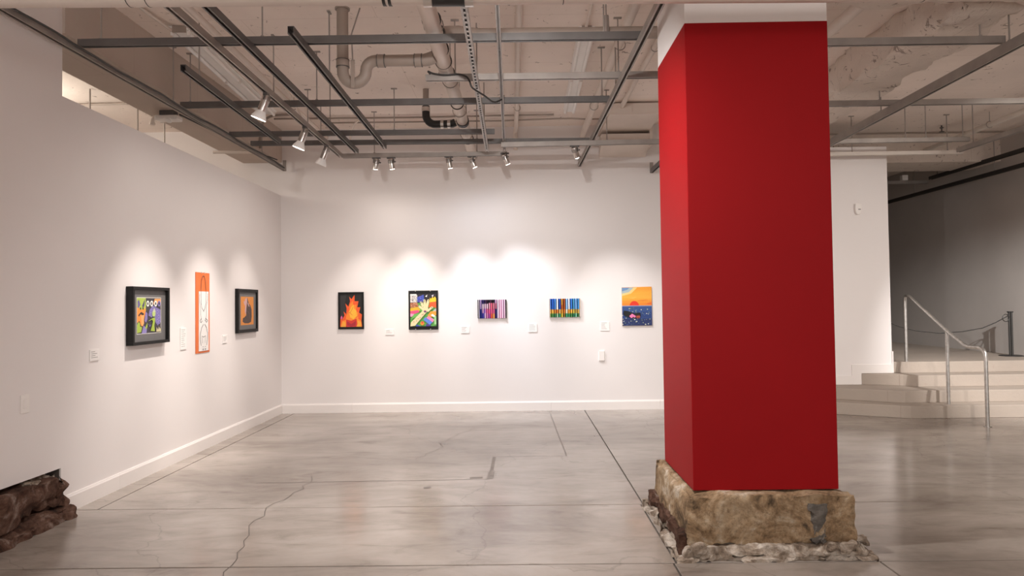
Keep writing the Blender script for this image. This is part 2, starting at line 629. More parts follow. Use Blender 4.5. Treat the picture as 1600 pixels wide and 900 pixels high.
obj('rail_tube', MB().tube(rl([(5.44, 9.425, 1.47), (5.44, 9.42, 1.515), (5.44, 9.395, 1.545), (5.44, 9.35, 1.545), (5.44, 9.30, 1.528), (5.44, 8.52, 1.09),
                               (5.44, 8.20, 0.932), (5.44, 8.12, 0.912), (5.44, 8.02, 0.913), (5.44, 7.93, 0.915), (5.44, 7.872, 0.895), (5.44, 7.838, 0.85),
                               (5.44, 7.83, 0.79), (5.44, 7.83, 0.002)]), 0.021, 12), 'chrome', rail, True)
obj('post', MB().tube(rl([(5.44, 9.425, 0.622), (5.44, 9.425, 1.48)]), 0.021, 12), 'chrome', rail, True)
obj('post', MB().tube(rl([(5.44, 8.526, 0.157), (5.44, 8.526, 1.10)]), 0.021, 12), 'chrome', rail, True)
obj('floor_flange', MB().tube(rl([(5.44, 7.83, 0.0), (5.44, 7.83, 0.006)]), 0.04, 14), 'chrome', rail, True)


def stanchion(x_, y_, label):
    t = thing('rope_stanchion', label, 'stanchion', (x_, y_, 0.62), 'rope barrier posts in the corridor')
    obj('foot', MB().tube([(0, 0, 0), (0, 0, 0.008), (0, 0, 0.014)], [0.16, 0.16, 0.13], 24), 'black', t, True)
    m = MB()
    m.tube([(-0.018, 0, 0.012), (-0.018, 0, 0.655)], 0.015, 10)
    m.tube([(0.018, 0, 0.012), (0.018, 0, 0.655)], 0.015, 10)
    obj('post', m, 'cable', t, True)
    obj('cap', MB().box(-0.036, 0.036, -0.02, 0.02, 0.655, 0.672), 'black', t)
    return t


stanchion(7.43, 10.14, 'black twin-tube rope barrier post near the right edge')
stanchion(5.52, 10.22, 'black rope barrier post hidden behind the white wall end')
ring = [(7.335 + 0.05 * math.cos(a), 10.10, 1.195 + 0.055 * math.sin(a)) for a in [k * 2 * math.pi / 16 for k in range(17)]]
rope = thing('barrier_rope', 'thin dark barrier rope sagging across the corridor', 'rope', (6.5, 10.15, 0.98))
o_ = (6.5, 10.15, 0.98)


def rel(pts, o):
    return [(a - o[0], b - o[1], c - o[2]) for a, b, c in pts]


obj('cord', MB().tube(rel([(7.385, 10.12, 1.225), (7.2, 10.13, 1.125), (7.01, 10.14, 1.045), (6.72, 10.15, 0.995), (6.38, 10.16, 0.972), (6.03, 10.18, 1.012), (5.79, 10.2, 1.08), (5.565, 10.22, 1.18)], o_), 0.007, 6), 'cable', rope, True)
obj('loop', MB().tube(rel(ring, o_), 0.006, 6), 'cable', rope, True)

# ------------------------------------------------------------------ red column on its stone base
cx_, cy_ = 1.476, 4.44
col = thing('red_column', 'square red painted column with white top on a worn stone base', 'column', (cx_, cy_, 0))


def cbox(x0, x1, y0, y1, z0, z1):
    return MB().box(x0 - cx_, x1 - cx_, y0 - cy_, y1 - cy_, z0, z1)


obj('red_shaft', cbox(1.04, 1.912, 4.05, 4.83, 0.362, 3.208), 'red', col, bevel=0.003)
o = obj('white_top', cbox(1.042, 1.910, 4.052, 4.828, 3.208, ZC), 'wall', col)
o['label'] = 'white painted top of the column'
me = rough_box(0.985 - cx_, 1.965 - cx_, 3.965 - cy_, 4.95 - cy_, 0.06, 0.356, 0.014, 0.012, 11, 7.0, 0.012, chip=0.03)
pl = obj('stone_block', me, 'stone', col, True)
pl['label'] = 'tan worn stone block under the red shaft'
me = rough_box(0.945 - cx_, 2.02 - cx_, 3.90 - cy_, 5.0 - cy_, -0.005, 0.080, 0.015, 0.02, 4, 9.0, 0.01, chip=0.05)
obj('base_moulding', me, 'mortar', col, True)
m = MB()
obj('mortar_skirt', rough_box(0.885 - cx_, 2.065 - cx_, 3.865 - cy_, 5.03 - cy_, -0.01, 0.020, 0.018, 0.012, 8, 9.0, 0.0, chip=0.05), 'mortar', col, True)
# rounded torus along the left flank
me = rough_box(0.925 - cx_, 1.01 - cx_, 3.96 - cy_, 4.93 - cy_, 0.01, 0.13, 0.013, 0.018, 21, 9.0, 0.0, chip=0.045)
obj('side_moulding', me, 'brown_stone', col, True)
# grey cement repair patch and broken bits on the front face
me = rough_box(1.69 - cx_, 1.80 - cx_, 3.956 - cy_, 3.99 - cy_, 0.06, 0.30, 0.012, 0.012, 31, 14.0, chip=0.05)
obj('cement_patch', me, paint('grey_cement', (0.13, 0.115, 0.10), 0.9, 0.3, 18, 0.6, 40), col, True)
for k, (x_, y_, s_) in enumerate(((1.88, 3.90, 0.05), (1.95, 3.93, 0.04), (1.80, 3.885, 0.035), (1.99, 4.0, 0.05), (1.02, 3.89, 0.045))):
    me = rough_box(x_ - cx_ - s_, x_ - cx_ + s_, y_ - cy_ - s_ * .6, y_ - cy_ + s_ * .6, 0.05, 0.05 + s_ * 1.1, 0.012, 0.012, 40 + k, 16.0, chip=0.025)
    obj('stone_fragment', me, 'mortar', col, True)

# ------------------------------------------------------------------ stone base showing at the foot of the left pier
pier = thing('stone_pier_base', 'broken brown stone pier base showing under the left wall', 'stone', (-3.6, 3.6, 0))


def prel(a, b, c, d, e, f, *r, **k):
    return rough_box(a + 3.6, b + 3.6, c - 3.6, d - 3.6, e, f, *r, **k)


obj('stone_block', prel(-4.0, -3.265, 2.6, 4.83, 0.09, 0.315, 0.016, 0.03, 2, 6.0, chip=0.10), 'brown_stone', pier, True)
obj('stone_ledge', prel(-4.0, -3.225, 2.6, 4.835, -0.01, 0.105, 0.016, 0.022, 17, 7.0, chip=0.07), 'brown_stone', pier, True)
o = obj('rubble', prel(-3.62, -3.33, 4.50, 4.81, 0.24, 0.325, 0.014, 0.03, 27, 11.0, chip=0.05), 'mortar', pier, True)
o['label'] = 'grey dusty rubble on top of the stone'

# ------------------------------------------------------------------ ceiling grid of steel channel
W2 = 0.0225


def profile(wd, ht):
    t, lip = 0.003, wd * 0.26
    a = wd / 2
    return [(-a, 0), (-a + lip, 0), (-a + lip, 0.007), (-a + t, 0.007), (-a + t, ht - t), (a - t, ht - t), (a - t, 0.007), (a - lip, 0.007), (a - lip, 0), (a, 0), (a, ht), (-a, ht)]


def strut(p0, p1, label, mat='strut_dark', wd=0.045, ht=0.055, rods=(), group='steel channels of the ceiling grid', bracket=None, name='strut_channel', ceil=ZC):
    """steel channel, open side down, from p0 to p1 (z = underside); rods are distances along it"""
    p0, p1 = Vector(p0), Vector(p1)
    d = p1 - p0
    ln = d.length
    t = thing(name, label, 'ceiling strut', p0, group)
    t.rotation_euler = (0, 0, math.atan2(d.y, d.x))
    m = MB()
    prof = profile(wd, ht)
    n = len(prof)
    for xx, dz in ((0, 0), (math.hypot(d.x, d.y), d.z)):
        m.v += [(xx, q, z + dz) for q, z in prof]
    m.f.append(tuple(range(n - 1, -1, -1)))
    m.f.append(tuple(range(n, 2 * n)))
    for k in range(n):
        l = (k + 1) % n
        m.f.append((k, l, n + l, n + k))
    obj('channel', m, mat, t)
    for r_ in rods:
        z0 = ht - 0.01
        rm = MB().tube([(r_, 0, z0), (r_, 0, ceil - p0.z)], 0.006, 8)
        ro = obj('hanger_rod', rm, 'strut_grey', t, True)
        obj('nut', MB().tube([(r_, 0, ht), (r_, 0, ht + 0.012)], 0.013, 6), 'strut_grey', ro)
        obj('ceiling_anchor', MB().box(r_ - 0.035, r_ + 0.035, -0.012, 0.012, ceil - p0.z - 0.01, ceil - p0.z), 'strut_grey', ro)
    if bracket:
        xx = bracket
        obj('end_bracket', MB().box(xx - 0.004, xx + 0.004, -0.024, 0.024, -0.002, 0.15), 'strut_grey', t)
    return t


ZD = 3.42                       # undersides: long channels hang below, cross channels lie on them
ZX = ZD + 0.056
kA = 0.9746
A = strut((-3.285, 2.9, ZD), (-3.275, 9.33, ZD), 'long grey channel close along the top of the left wall', 'strut_grey', rods=(0.9, 3.4, 5.6), bracket=6.42)
B = strut((-1.965, 2.9, ZD), (-2.01, 8.33, ZD), 'dark channel running back just right of the three flared spotlights', rods=(0.8, 4.2))
Cc = strut((-2.20, 2.9, ZD), (-2.272, 8.54, ZD), 'grey lighting channel carrying the three flared white spotlights', 'strut_grey', rods=(0.7, 3.2))
D = strut((-1.575, 4.62, ZD), (-1.612, 8.10, ZD), 'dark channel starting beside the hanging drain trap', rods=(1.0,))
E_ = strut((-2.69, 5.32, ZD), (-2.785, 7.75, ZD), 'short dark channel under the left strip light', rods=(0.3,))
Gs = strut((-0.098, 2.9, ZD), (-0.15, 8.42, ZD), 'narrow grey channel running back near the middle of the ceiling', 'strut_grey', wd=0.03, ht=0.05, rods=(2.2, 5.1))
H = strut((0.965, 2.9, ZD), (0.885, 9.33, ZD), 'grey channel running back just left of the red column', 'strut_grey', rods=(3.2,), bracket=6.42)
I_ = strut((3.84, 3.2, ZD), (3.92, 8.33, ZD), 'deep pale grey channel running back right of the red column', 'strut_grey', ht=0.085, rods=(2.0, 3.9))
J = strut((5.95, 4.5, ZD), (5.82, 8.78, ZD), 'grey channel above the stairs on the far right', 'strut_grey', ht=0.06, rods=(2.5, 4.0))
Lx = strut((1.975, 4.99, 3.32), (1.90, 9.36, 3.32), 'dark channel running back behind the red column', rods=(0.8,), bracket=4.36)

strut((-3.28, 4.935, ZX), (0.955, 4.965, ZX), 'nearest dark cross channel spanning from left wall to red column', rods=(0.165, 1.38, 3.95))
strut((-3.30, 6.49, ZX), (0.92, 6.51, ZX), 'dark cross channel passing behind the drain trap bend', rods=(0.09, 1.34, 4.15))
strut((-3.31, 7.62, ZX), (-0.25, 7.67, ZX), 'dark cross channel ending short of the middle, second from the back', rods=(0.9, 1.9))
strut((-3.24, 8.06, ZX), (0.90, 8.16, ZX), 'dark cross channel furthest back on the left side', rods=(0.85, 2.76))
c5 = strut((-2.25, 8.565, ZD), (-0.12, 8.565, ZD), 'grey lighting channel carrying the row of small silver spotlights', 'strut_grey', rods=(0.41, 1.74))
c6 = strut((-0.79, 5.82, ZX), (1.9, 5.84, ZX), 'grey cross channel starting under the big drain pipe', 'strut_grey', rods=(0.26, 1.7))
c7 = strut((-0.178, 7.86, ZD - 0.056), (1.87, 7.81, ZD - 0.056), 'grey cross channel carrying the single bright spotlight', 'strut_grey', rods=(1.25,))
ZXR = ZD + 0.0865
strut((1.93, 5.235, ZXR), (3.86, 5.245, ZXR), 'nearest cross channel right of the red column', 'strut_grey', rods=(1.745,))
strut((1.95, 6.89, ZXR), (7.0, 6.90, ZXR), 'middle cross channel right of the red column', 'strut_grey', rods=(1.826, 4.6))
strut((2.0, 8.54, ZX + 0.03), (5.80, 8.53, ZX + 0.03), 'cross channel furthest back right of the red column', 'strut_grey', rods=(2.99, 3.25, 3.72))
strut((2.6, 9.12, ZX - 0.005), (6.10, 9.12, ZX - 0.005), 'white painted cross channel in front of the white wall end', 'strut_white', wd=0.05, ht=0.05, rods=(2.0, 3.3))
strut((7.45, 6.5, 3.42), (7.45, 14.5, 3.42), 'black lower rail along the top of the corridor wall', 'cable', wd=0.06, ht=0.055, rods=(3.9, 6.0), group='black rails along the corridor wall')
strut((7.38, 6.5, 3.62), (7.38, 11.9, 3.62), 'black upper rail along the corridor wall', 'cable', wd=0.06, ht=0.055, rods=(5.2,), group='black rails along the corridor wall')
strut((4.5, 11.95, 3.56), (7.36, 11.95, 3.56), 'dark cross channel deep in the corridor', 'strut_grey', rods=(1.3,), group='black rails along the corridor wall')
tag(obj('junction_box', MB().box(-0.05, 0.05, -0.04, 0.04, -0.04, 0.05), 'plastic', loc=(6.93, 11.93, 3.66)), 'small white junction box on the dark corridor channel', 'junction box')

# slotted channel: two side rails with the punched web facing down
sx0, sx1 = -0.314, -0.368
t = thing('slotted_strut', 'slotted steel channel with punched holes running back mid ceiling', 'ceiling strut', (sx0, 2.9, ZD), 'steel channels of the ceiling grid')
t.rotation_euler = (0, 0, math.atan2(8.33 - 2.9, sx1 - sx0))
ln = 5.43
m = MB()
m.box(0, ln, -0.0225, -0.0195, 0, 0.045)
m.box(0, ln, 0.0195, 0.0225, 0, 0.045)
obj('channel', m, 'strut_grey', t)
m = MB()
m.box(0, ln, -0.0195, -0.008, 0, 0.003)
m.box(0, ln, 0.008, 0.0195, 0, 0.003)
x = 0.0
while x < ln - 0.03:
    m.box(x, x + 0.026, -0.008, 0.008, 0, 0.003)
    x += 0.075
obj('punched_web', m, 'strut_grey', t)
obj('inner_liner', MB().box(0, ln, -0.0195, 0.0195, 0.03, 0.034), 'cable', t)
for r_ in (1.3, 3.0, 4.6):
    obj('hanger_rod', MB().tube([(r_, 0, 0.034), (r_, 0, ZC - ZD)], 0.006, 8), 'strut_grey', t, True)


# ------------------------------------------------------------------ track spotlights
def spotlight(loc, target, power, label, flared=False, size=50, blend=1.0, color=WARM, glow='lens', stem=0.05, group='track spotlights', spill=8):
    """adapter under the channel at loc, yoke, tilted can; its light leaves the front of the can"""
    t = thing('track_spotlight', label, 'spotlight', loc, group)
    p = Vector((0, 0, -stem))
    d = (Vector(target) - (Vector(loc) + p)).normalized()
    obj('adapter', MB().box(-0.055, 0.055, -0.017, 0.017, -0.016, 0.0) if not flared else MB().box(-0.02, 0.02, -0.03, 0.03, -0.03, 0.0), 'darkgrey', t, bevel=0.002)
    side = d.cross(Vector((0, 0, 1))).normalized()
    ym = MB()
    for s_ in (-1, 1):
        ym.tube([Vector((0, 0, -0.014)) + side * 0.012 * s_, p + side * 0.040 * s_ + Vector((0, 0, 0.02)), p + side * 0.040 * s_ + d * 0.02], 0.005, 6)
    obj('yoke', ym, 'darkgrey', t, True)
    obj('knob', MB().tube([p + side * 0.04 + d * 0.01, p + side * 0.062 + d * 0.01], 0.009, 8), 'darkgrey', t, True)
    if flared:
        a, r0, ln_ = p - d * 0.03, 0.036, 0.15
        b = obj('can', MB().tube([a, a + d * 0.012, a + d * ln_], [0.028, r0, r0], 20), 'silver', t, True)
        gm = MB()
        for k in range(6):
            a2 = a + d * (0.05 + 0.014 * k)
            gm.tube([a2, a2 + d * 0.005], r0 + 0.003, 20)
        obj('cooling_rib', gm, 'silver', b, True)
        e0 = a + d * ln_
        obj('lamp_bulb', MB().tube([e0 - d * 0.005, e0 + d * 0.02, e0 + d * 0.06, e0 + d * 0.075], [0.034, 0.046, 0.066, 0.066], 24, caps=False), 'white_enamel', t, True)
        fr = e0 + d * 0.072
        obj('lens', MB().tube([fr - d * 0.012, fr - d * 0.004, fr], [0.055, 0.062, 0.058], 24), glow, t, True)
    else:
        a, r0, ln_ = p - d * 0.035, 0.034, 0.135
        b = obj('can', MB().tube([a, a + d * 0.01, a + d * ln_], [0.026, r0, r0], 20), 'silver', t, True)
        gm = MB()
        for k in range(3):
            a2 = a + d * (0.02 + 0.016 * k)
            gm.tube([a2, a2 + d * 0.006], r0 + 0.003, 20)
        obj('cooling_rib', gm, 'strut_dark', b, True)
        fr = a + d * (ln_ + 0.004)
        obj('lens', MB().tube([fr - d * 0.006, fr], [0.029, 0.029], 20), glow, t, True)
    ld = bpy.data.lights.new('spot', 'SPOT')
    ld.energy = power
    ld.color = color
    ld.spot_size = R(size)
    ld.spot_blend = blend
    ld.shadow_soft_size = 0.025
    lo = bpy.data.objects.new('lamp_light', ld)
    lo.location = fr + d * 0.035
    lo.rotation_euler = d.to_track_quat('-Z', 'Y').to_euler()
    COL.objects.link(lo)
    lo.parent = t
    if spill:
        sd = bpy.data.lights.new('spill', 'SPOT')
        sd.energy = spill
        sd.color = color
        sd.spot_size = R(150)
        sd.spot_blend = 1.0
        sd.shadow_soft_size = 0.06
        so = bpy.data.objects.new('lamp_spill', sd)
        so.location = fr + d * 0.06
        so.rotation_euler = d.to_track_quat('-Z', 'Y').to_euler()
        COL.objects.link(so)
        so.parent = t
    return t


spotlight((-2.235, 5.90, ZD), (XL, 5.98, 0.6), 155, 'flared white spotlight nearest the camera on the left lighting channel', True)
spotlight((-2.25, 7.03, ZD), (XL, 7.06, 0.6), 155, 'middle one of the three flared white spotlights', True)
spotlight((-2.262, 7.86, ZD), (XL, 8.18, 0.8), 80, 'flared white spotlight furthest back on the left lighting channel', True)
spotlight((-1.815, 8.565, ZD), (-2.36, YB, 0.6), 95, 'leftmost silver spotlight of the row above the back wall')
spotlight((-1.624, 8.565, ZD), (-1.34, YB, 0.6), 155, 'second silver spotlight from the left of the back row')
spotlight((-0.877, 8.565, ZD), (-0.40, YB, 0.6), 145, 'silver spotlight near the bottom of the big drain pipe', color=COOL)
spotlight((-0.579, 8.565, ZD), (0.62, YB, 0.6), 155, 'silver spotlight tilted right below the slotted channel end', color=COOL)
spotlight((-0.148, 8.40, ZD), (1.0, YB, 0.8), 40, 'silver spotlight at the end of the narrow middle channel', color=WARM)
spotlight((0.69, 7.835, ZD - 0.056), (1.66, YB, 0.9), 130, 'single bright spotlight hanging on its own left of the column', glow='lens_cool', color=NEUT)
# fill lamps added out of view to brighten the room, then the stair spotlight
spotlight((-1.975, 3.66, ZD), (-0.6, 6.3, 0.0), 180, 'added fill flood on the dark channel just beyond the top edge', size=105, blend=1.0, color=NEUT, spill=0)
spotlight((-0.107, 3.66, ZD), (0.1, 6.2, 0.0), 215, 'added fill flood on the narrow middle channel just beyond the top edge', size=158, blend=1.0, color=NEUT, spill=0)
spotlight((3.848, 3.66, ZD), (4.4, 6.2, 0.0), 260, 'added fill flood on the deep pale channel just beyond the top edge', size=110, blend=1.0, color=WARM, spill=0)
spotlight((5.938, 4.72, ZD), (4.55, YB, 1.9), 140, 'added fill spotlight nearest the camera beyond the right edge', color=WARM, size=56, blend=0.9)  # added out of view to brighten the white wall end
spotlight((5.935, 5.0, ZD), (6.95, 9.2, 0.8), 950, 'silver spotlight above the stairs beyond the right edge', color=NEUT, size=52, blend=0.8)


# ------------------------------------------------------------------ pipes and fittings under the ceiling
def collar(p, d, r, ln_, mat, parent, name='coupling'):
    p, d = Vector(p), Vector(d).normalized()
    return obj(name, MB().tube([p - d * ln_ / 2, p + d * ln_ / 2], r, 20), mat, parent, True)


mp = thing('drain_pipe', 'big cream drain pipe running back under the ceiling', 'pipe', (-0.625, 6.5, 3.62))
o0 = (-0.625, 6.5, 3.62)
PX, PZ = -0.622, 3.635
obj('pipe_run', MB().tube(rel([(PX, 2.8, PZ), (PX, 5.98, PZ - 0.03), (PX, 6.05, PZ - 0.02), (PX, 6.2, PZ + 0.02), (PX, 8.9, PZ - 0.01), (PX, 9.38, PZ - 0.02)], o0), 0.065, 20), 'pipe', mp, True)
for yy, dz in ((4.95, 0), (5.18, 0), (5.50, -0.01), (5.75, -0.02), (6.02, -0.03), (7.05, 0.01), (8.55, 0)):
    collar(rel([(PX, yy, PZ + dz)], o0)[0], (0, 1, 0), 0.073, 0.05, 'pipe', mp)
    collar(rel([(PX, yy - 0.03, PZ + dz)], o0)[0], (0, 1, 0), 0.0745, 0.006, 'cable', mp, 'seal_ring')
for yy in (5.05, 6.3, 7.3, 8.3):
    hm = MB().tube(rel([(PX + 0.075 * math.cos(a), yy, PZ + 0.01 + 0.075 * math.sin(a)) for a in [k * math.pi / 8 for k in range(17)]], o0), 0.005, 6)
    hm.tube(rel([(PX, yy, PZ + 0.08), (PX, yy, ZC)], o0), 0.006, 6)
    obj('hanger', hm, 'strut_grey', mp, True)
# side branch running right at the near end
br_ = MB().tube(rel([(PX + 0.04, 5.20, PZ + 0.0), (PX + 0.16, 5.32, PZ + 0.06), (PX + 0.3, 5.36, PZ + 0.06)], o0), [0.062, 0.055, 0.05], 16)
obj('branch', br_, 'pipe_tan', mp, True)
obj('branch_run', MB().tube(rel([(PX + 0.28, 5.36, PZ + 0.06), (1.95, 5.36, PZ + 0.05)], o0), 0.048, 16), 'pipe_tan', mp, True)
hm = MB().tube(rel([(0.735, 5.30, PZ), (0.735, 5.30, PZ + 0.17)], o0), [0.026, 0.022], 8)
hm.tube(rel([(0.735, 5.30, PZ + 0.17), (0.735, 5.30, ZC)], o0), 0.006, 6)
obj('hanger', hm, 'strut_grey', mp, True)

# tan trap: drop from the ceiling, U bend, run to the drain pipe
tr = thing('drain_trap', 'tan pipe trap with U bend hanging from the ceiling', 'pipe', (-1.456, 5.56, 3.45))
o1 = (-1.456, 5.56, 3.45)
RB = 0.098
xt, yt = -1.456, 5.56
zl = 3.478
path = [(xt, yt, ZC), (xt, yt, zl + 0.03)] + [(xt + RB + RB * math.cos(R(a)), yt, zl + RB * math.sin(R(a))) for a in range(180, 361, 15)]
zt = 3.535
path2 = [(xt + 2 * RB, yt, zl), (xt + 2 * RB, yt, zl + 0.005)] + [(xt + 2 * RB + 0.085 - 0.085 * math.cos(R(a)), yt, zl + 0.005 + 0.085 * math.sin(R(a))) for a in range(15, 91, 15)]
full = path + path2[1:] + [(xt + 0.70, yt, zl + 0.088)]
zt = zl + 0.088
obj('trap_bend', MB().tube(rel(full, o1), 0.048, 18), 'pipe_tan', tr, True)
obj('wye', MB().tube(rel([(xt + 0.68, yt, zt), (xt + 0.72, yt, zt + 0.006), (PX - 0.056, yt - 0.012, zt + 0.022)], o1), [0.05, 0.053, 0.052], 16), 'pipe_tan', tr, True)
for (a, d_) in (((xt, yt, zl + 0.07), (0, 0, 1)), ((xt + 2 * RB + 0.13, yt, zt), (1, 0, 0)), ((xt + 0.64, yt, zt), (1, 0, 0))):
    collar(rel([a], o1)[0], d_, 0.054, 0.06, 'pipe_tan', tr)
    for s_ in (-0.03, 0.03):
        q = Vector(rel([a], o1)[0]) + Vector(d_) * s_
        collar(q, d_, 0.056, 0.006, 'strut_dark', tr, 'clamp_band')
collar(rel([(xt, yt, ZC - 0.006)], o1)[0], (0, 0, 1), 0.062, 0.012, 'pipe_tan', tr, 'ceiling_ring')
obj('strap', MB().box(RB - 0.016, RB + 0.016, -0.06, -0.054, zl - 3.45 - RB - 0.055, zl - 3.45 + 0.08), 'pipe_tan', tr)
obj('strap_rod', MB().tube(rel([(xt + RB, yt - 0.057, zl + 0.07), (xt + RB - 0.01, yt - 0.05, zl + 0.3), (xt + RB + 0.05, yt, ZC)], o1), 0.006, 6), 'strut_grey', tr, True)

# black rubber trap further back
bt = thing('black_trap', 'black rubber pipe elbow with steel clamps further back', 'pipe', (-1.048, 7.70, 3.6))
o2 = (-1.048, 7.70, 3.6)
obj('drop_pipe', MB().tube(rel([(-1.048, 7.70, ZC), (-1.048, 7.70, 3.79)], o2), 0.034, 16), 'pipe_tan', bt, True)
zz = 3.60
el = [(-1.048, 7.70, 3.82), (-1.048, 7.70, 3.72)] + [(-1.048 + 0.11 - 0.11 * math.cos(R(a)), 7.70, 3.715 - 0.11 * math.sin(R(a))) for a in range(0, 91, 15)] + [(-0.74, 7.70, 3.61), (-0.705, 7.70, 3.625)]
obj('elbow', MB().tube(rel(el, o2), 0.045, 16), 'black', bt, True)
for a in (-0.86, -0.78):
    collar(rel([(a, 7.70, 3.606)], o2)[0], (1, 0, 0), 0.05, 0.035, 'silver', bt, 'clamp')
collar(rel([(-1.048, 7.70, 3.78)], o2)[0], (0, 0, 1), 0.05, 0.05, 'silver', bt, 'clamp')
collar(rel([(PX, 7.70, PZ + 0.005)], o0)[0], (0, 1, 0), 0.074, 0.09, 'black', mp, 'rubber_saddle')

# large pipe crossing the room near the camera, at the very top of the picture
np_ = thing('overhead_pipe', 'large tan pipe crossing the ceiling along the top edge', 'pipe', (0, 3.45, 3.2))
pa, pb = Vector((-4.1, 3.40, 3.155 - 3.2 + 3.2)), Vector((4.9, 3.63, 3.165))
ax = (pb - pa).normalized()
o3 = Vector((0, 3.45, 3.2))
zc_ = 3.165


def onp(x_):
    t_ = (x_ - pa.x) / (pb.x - pa.x)
    p = pa.lerp(pb, t_)
    return p - o3


obj('pipe_run', MB().tube([pa - o3, pb - o3], 0.062, 24), 'pipe', np_, True)
for x_ in (-2.03, -1.93, -0.28, 0.26, 2.2):
    collar(onp(x_), ax, 0.0635, 0.004, 'cable', np_, 'joint_line')
for x_ in (-0.66, -0.69):
    collar(onp(x_), ax, 0.066, 0.016, 'black', np_, 'tape_band')
collar(onp(-0.35), ax, 0.069, 0.17, 'black', np_, 'rubber_sleeve')
for x_ in (-0.46, -0.24):
    collar(onp(x_), ax, 0.073, 0.045, 'silver', np_, 'clamp')
obj('hanger', MB().tube([Vector((2.2, 3.56, 3.22)) - o3, Vector((2.2, 3.56, ZC)) - o3], 0.007, 8), 'strut_grey', np_, True)
obj('hanger', MB().tube([Vector((-2.4, 3.44, 3.22)) - o3, Vector((-2.4, 3.44, ZC)) - o3], 0.007, 8), 'strut_grey', np_, True)


def smooth(pts, n=5):
    P_ = [Vector(p) for p in pts]
    out = []
    for k in range(len(P_) - 1):
        a, b, c, d = P_[max(k - 1, 0)], P_[k], P_[k + 1], P_[min(k + 2, len(P_) - 1)]
        for q in range(n):
            t = q / n
            out.append(tuple(0.5 * ((2 * b) + (c - a) * t + (2 * a - 5 * b + 4 * c - d) * t * t + (3 * b - a - 3 * c + d) * t ** 3)))
    out.append(tuple(P_[-1]))
    return out


def conduit(name, pts, r, mat, label, cat='conduit', straps=(), group='conduits and pipes on the ceiling', n=12):
    base = pts[0]
    if 'cable' in name or 'flexible' in name:
        pts = smooth(pts)
    t = thing(name, label, cat, base, group)
    obj('run', MB().tube(rel(pts, base), r, n), mat, t, True)
    for s_ in straps:
        p = Vector(rel([s_], base)[0])
        hm = MB().tube([(p.x + (r + 0.008) * math.cos(a), p.y, p.z + (r + 0.008) * math.sin(a)) for a in [k * math.pi / 7 for k in range(15)]], 0.004, 6)
        hm.tube([(p.x, p.y, p.z + r + 0.008), (p.x, p.y, ZC - 0.002 - base[2])], 0.004, 6)
        obj('pipe_strap', hm, 'strut_grey', t, True)
    return t


conduit('sprinkler_pipe', [(-2.56, 2.8, 3.9), (-2.62, 6.0, 3.9), (-2.70, 9.38, 3.9)], 0.03, 'pipe', 'cream sprinkler pipe beside the left lighting channel', 'pipe', [(-2.58, 4.9, 3.9), (-2.66, 7.9, 3.9)])
conduit('ceiling_pipe', [(0.06, 2.8, 3.96), (0.02, 7.6, 3.96), (0.0, 9.25, 3.96), (-0.01, 9.34, 3.93), (-0.012, 9.365, 3.85), (-0.012, 9.365, 3.68)], 0.03, 'pipe', 'thin cream pipe running back along the middle then down the wall', 'pipe', [(0.02, 8.3, 3.96)])
conduit('ceiling_pipe', [(1.0, 2.8, 3.88), (0.95, 6.5, 3.88), (0.94, 9.0, 3.88), (0.94, 9.39, 3.86)], 0.042, 'pipe', 'thick cream pipe running back left of the red column', 'pipe', [(0.97, 6.1, 3.88), (0.945, 8.0, 3.88)])
conduit('ceiling_conduit', [(1.37, 5.0, 3.96), (1.33, 7.5, 3.96), (1.335, 9.35, 3.96)], 0.028, 'pipe', 'cream conduit running back beside the duct box', 'conduit', [(1.355, 6.4, 3.96)])
conduit('ceiling_conduit', [(-3.2, 8.72, 3.99), (-1.4, 8.75, 3.99), (0.5, 8.72, 3.99)], 0.013, 'pipe_tan', 'thin tan conduit crossing the ceiling near the back wall')
conduit('ceiling_conduit', [(-2.6, 8.95, 3.99), (-0.2, 8.98, 3.99), (0.55, 8.9, 3.985), (0.75, 8.85, 3.97), (0.95, 8.82, 3.95), (1.15, 8.82, 3.95)], 0.011, 'pipe_tan', 'thinner tan conduit crossing behind the first and bending right')
conduit('ceiling_conduit', [(-3.08, 2.8, 3.995), (-3.10, 5.4, 3.995), (-3.06, 5.85, 3.98)], 0.014, 'pipe', 'cream conduit feeding the left strip light')
conduit('ceiling_conduit', [(0.64, 2.8, 3.995), (0.645, 6.0, 3.99)], 0.014, 'pipe', 'cream conduit feeding the strip light left of the column')
conduit('ceiling_pipe', [(2.80, 4.99, 3.88), (2.75, 9.35, 3.88)], 0.05, 'pipe', 'thick cream pipe running back right of the red column', 'pipe', [(2.78, 6.4, 3.88)])
conduit('sprinkler_pipe', [(6.36, 5.1, 3.84), (6.38, 8.0, 3.84), (6.45, 10.5, 3.84)], 0.036, 'strut_white', 'white sprinkler pipe above the stairs', 'pipe', [(6.40, 9.0, 3.84), (6.38, 7.0, 3.84)])
conduit('ceiling_conduit', [(4.2, 10.05, 4.0), (7.6, 10.05, 4.0)], 0.012, 'pipe_tan', 'thin tan conduit crossing the ceiling beyond the white wall end')
sp = thing('fire_sprinkler', 'small dark sprinkler head on the ceiling over the stairs', 'sprinkler', (6.20, 9.7, 3.93), None)
obj('stem', MB().tube([(0, 0, 0.09), (0, 0, 0)], 0.01, 8), 'darkgrey', sp, True)
obj('deflector', MB().tube([(0, 0, 0), (0, 0, -0.008)], 0.035, 10), 'darkgrey', sp, True)
obj('frame', MB().tube([(0, 0, 0.06), (0, 0, 0.05)], 0.028, 10), 'darkgrey', sp, True)

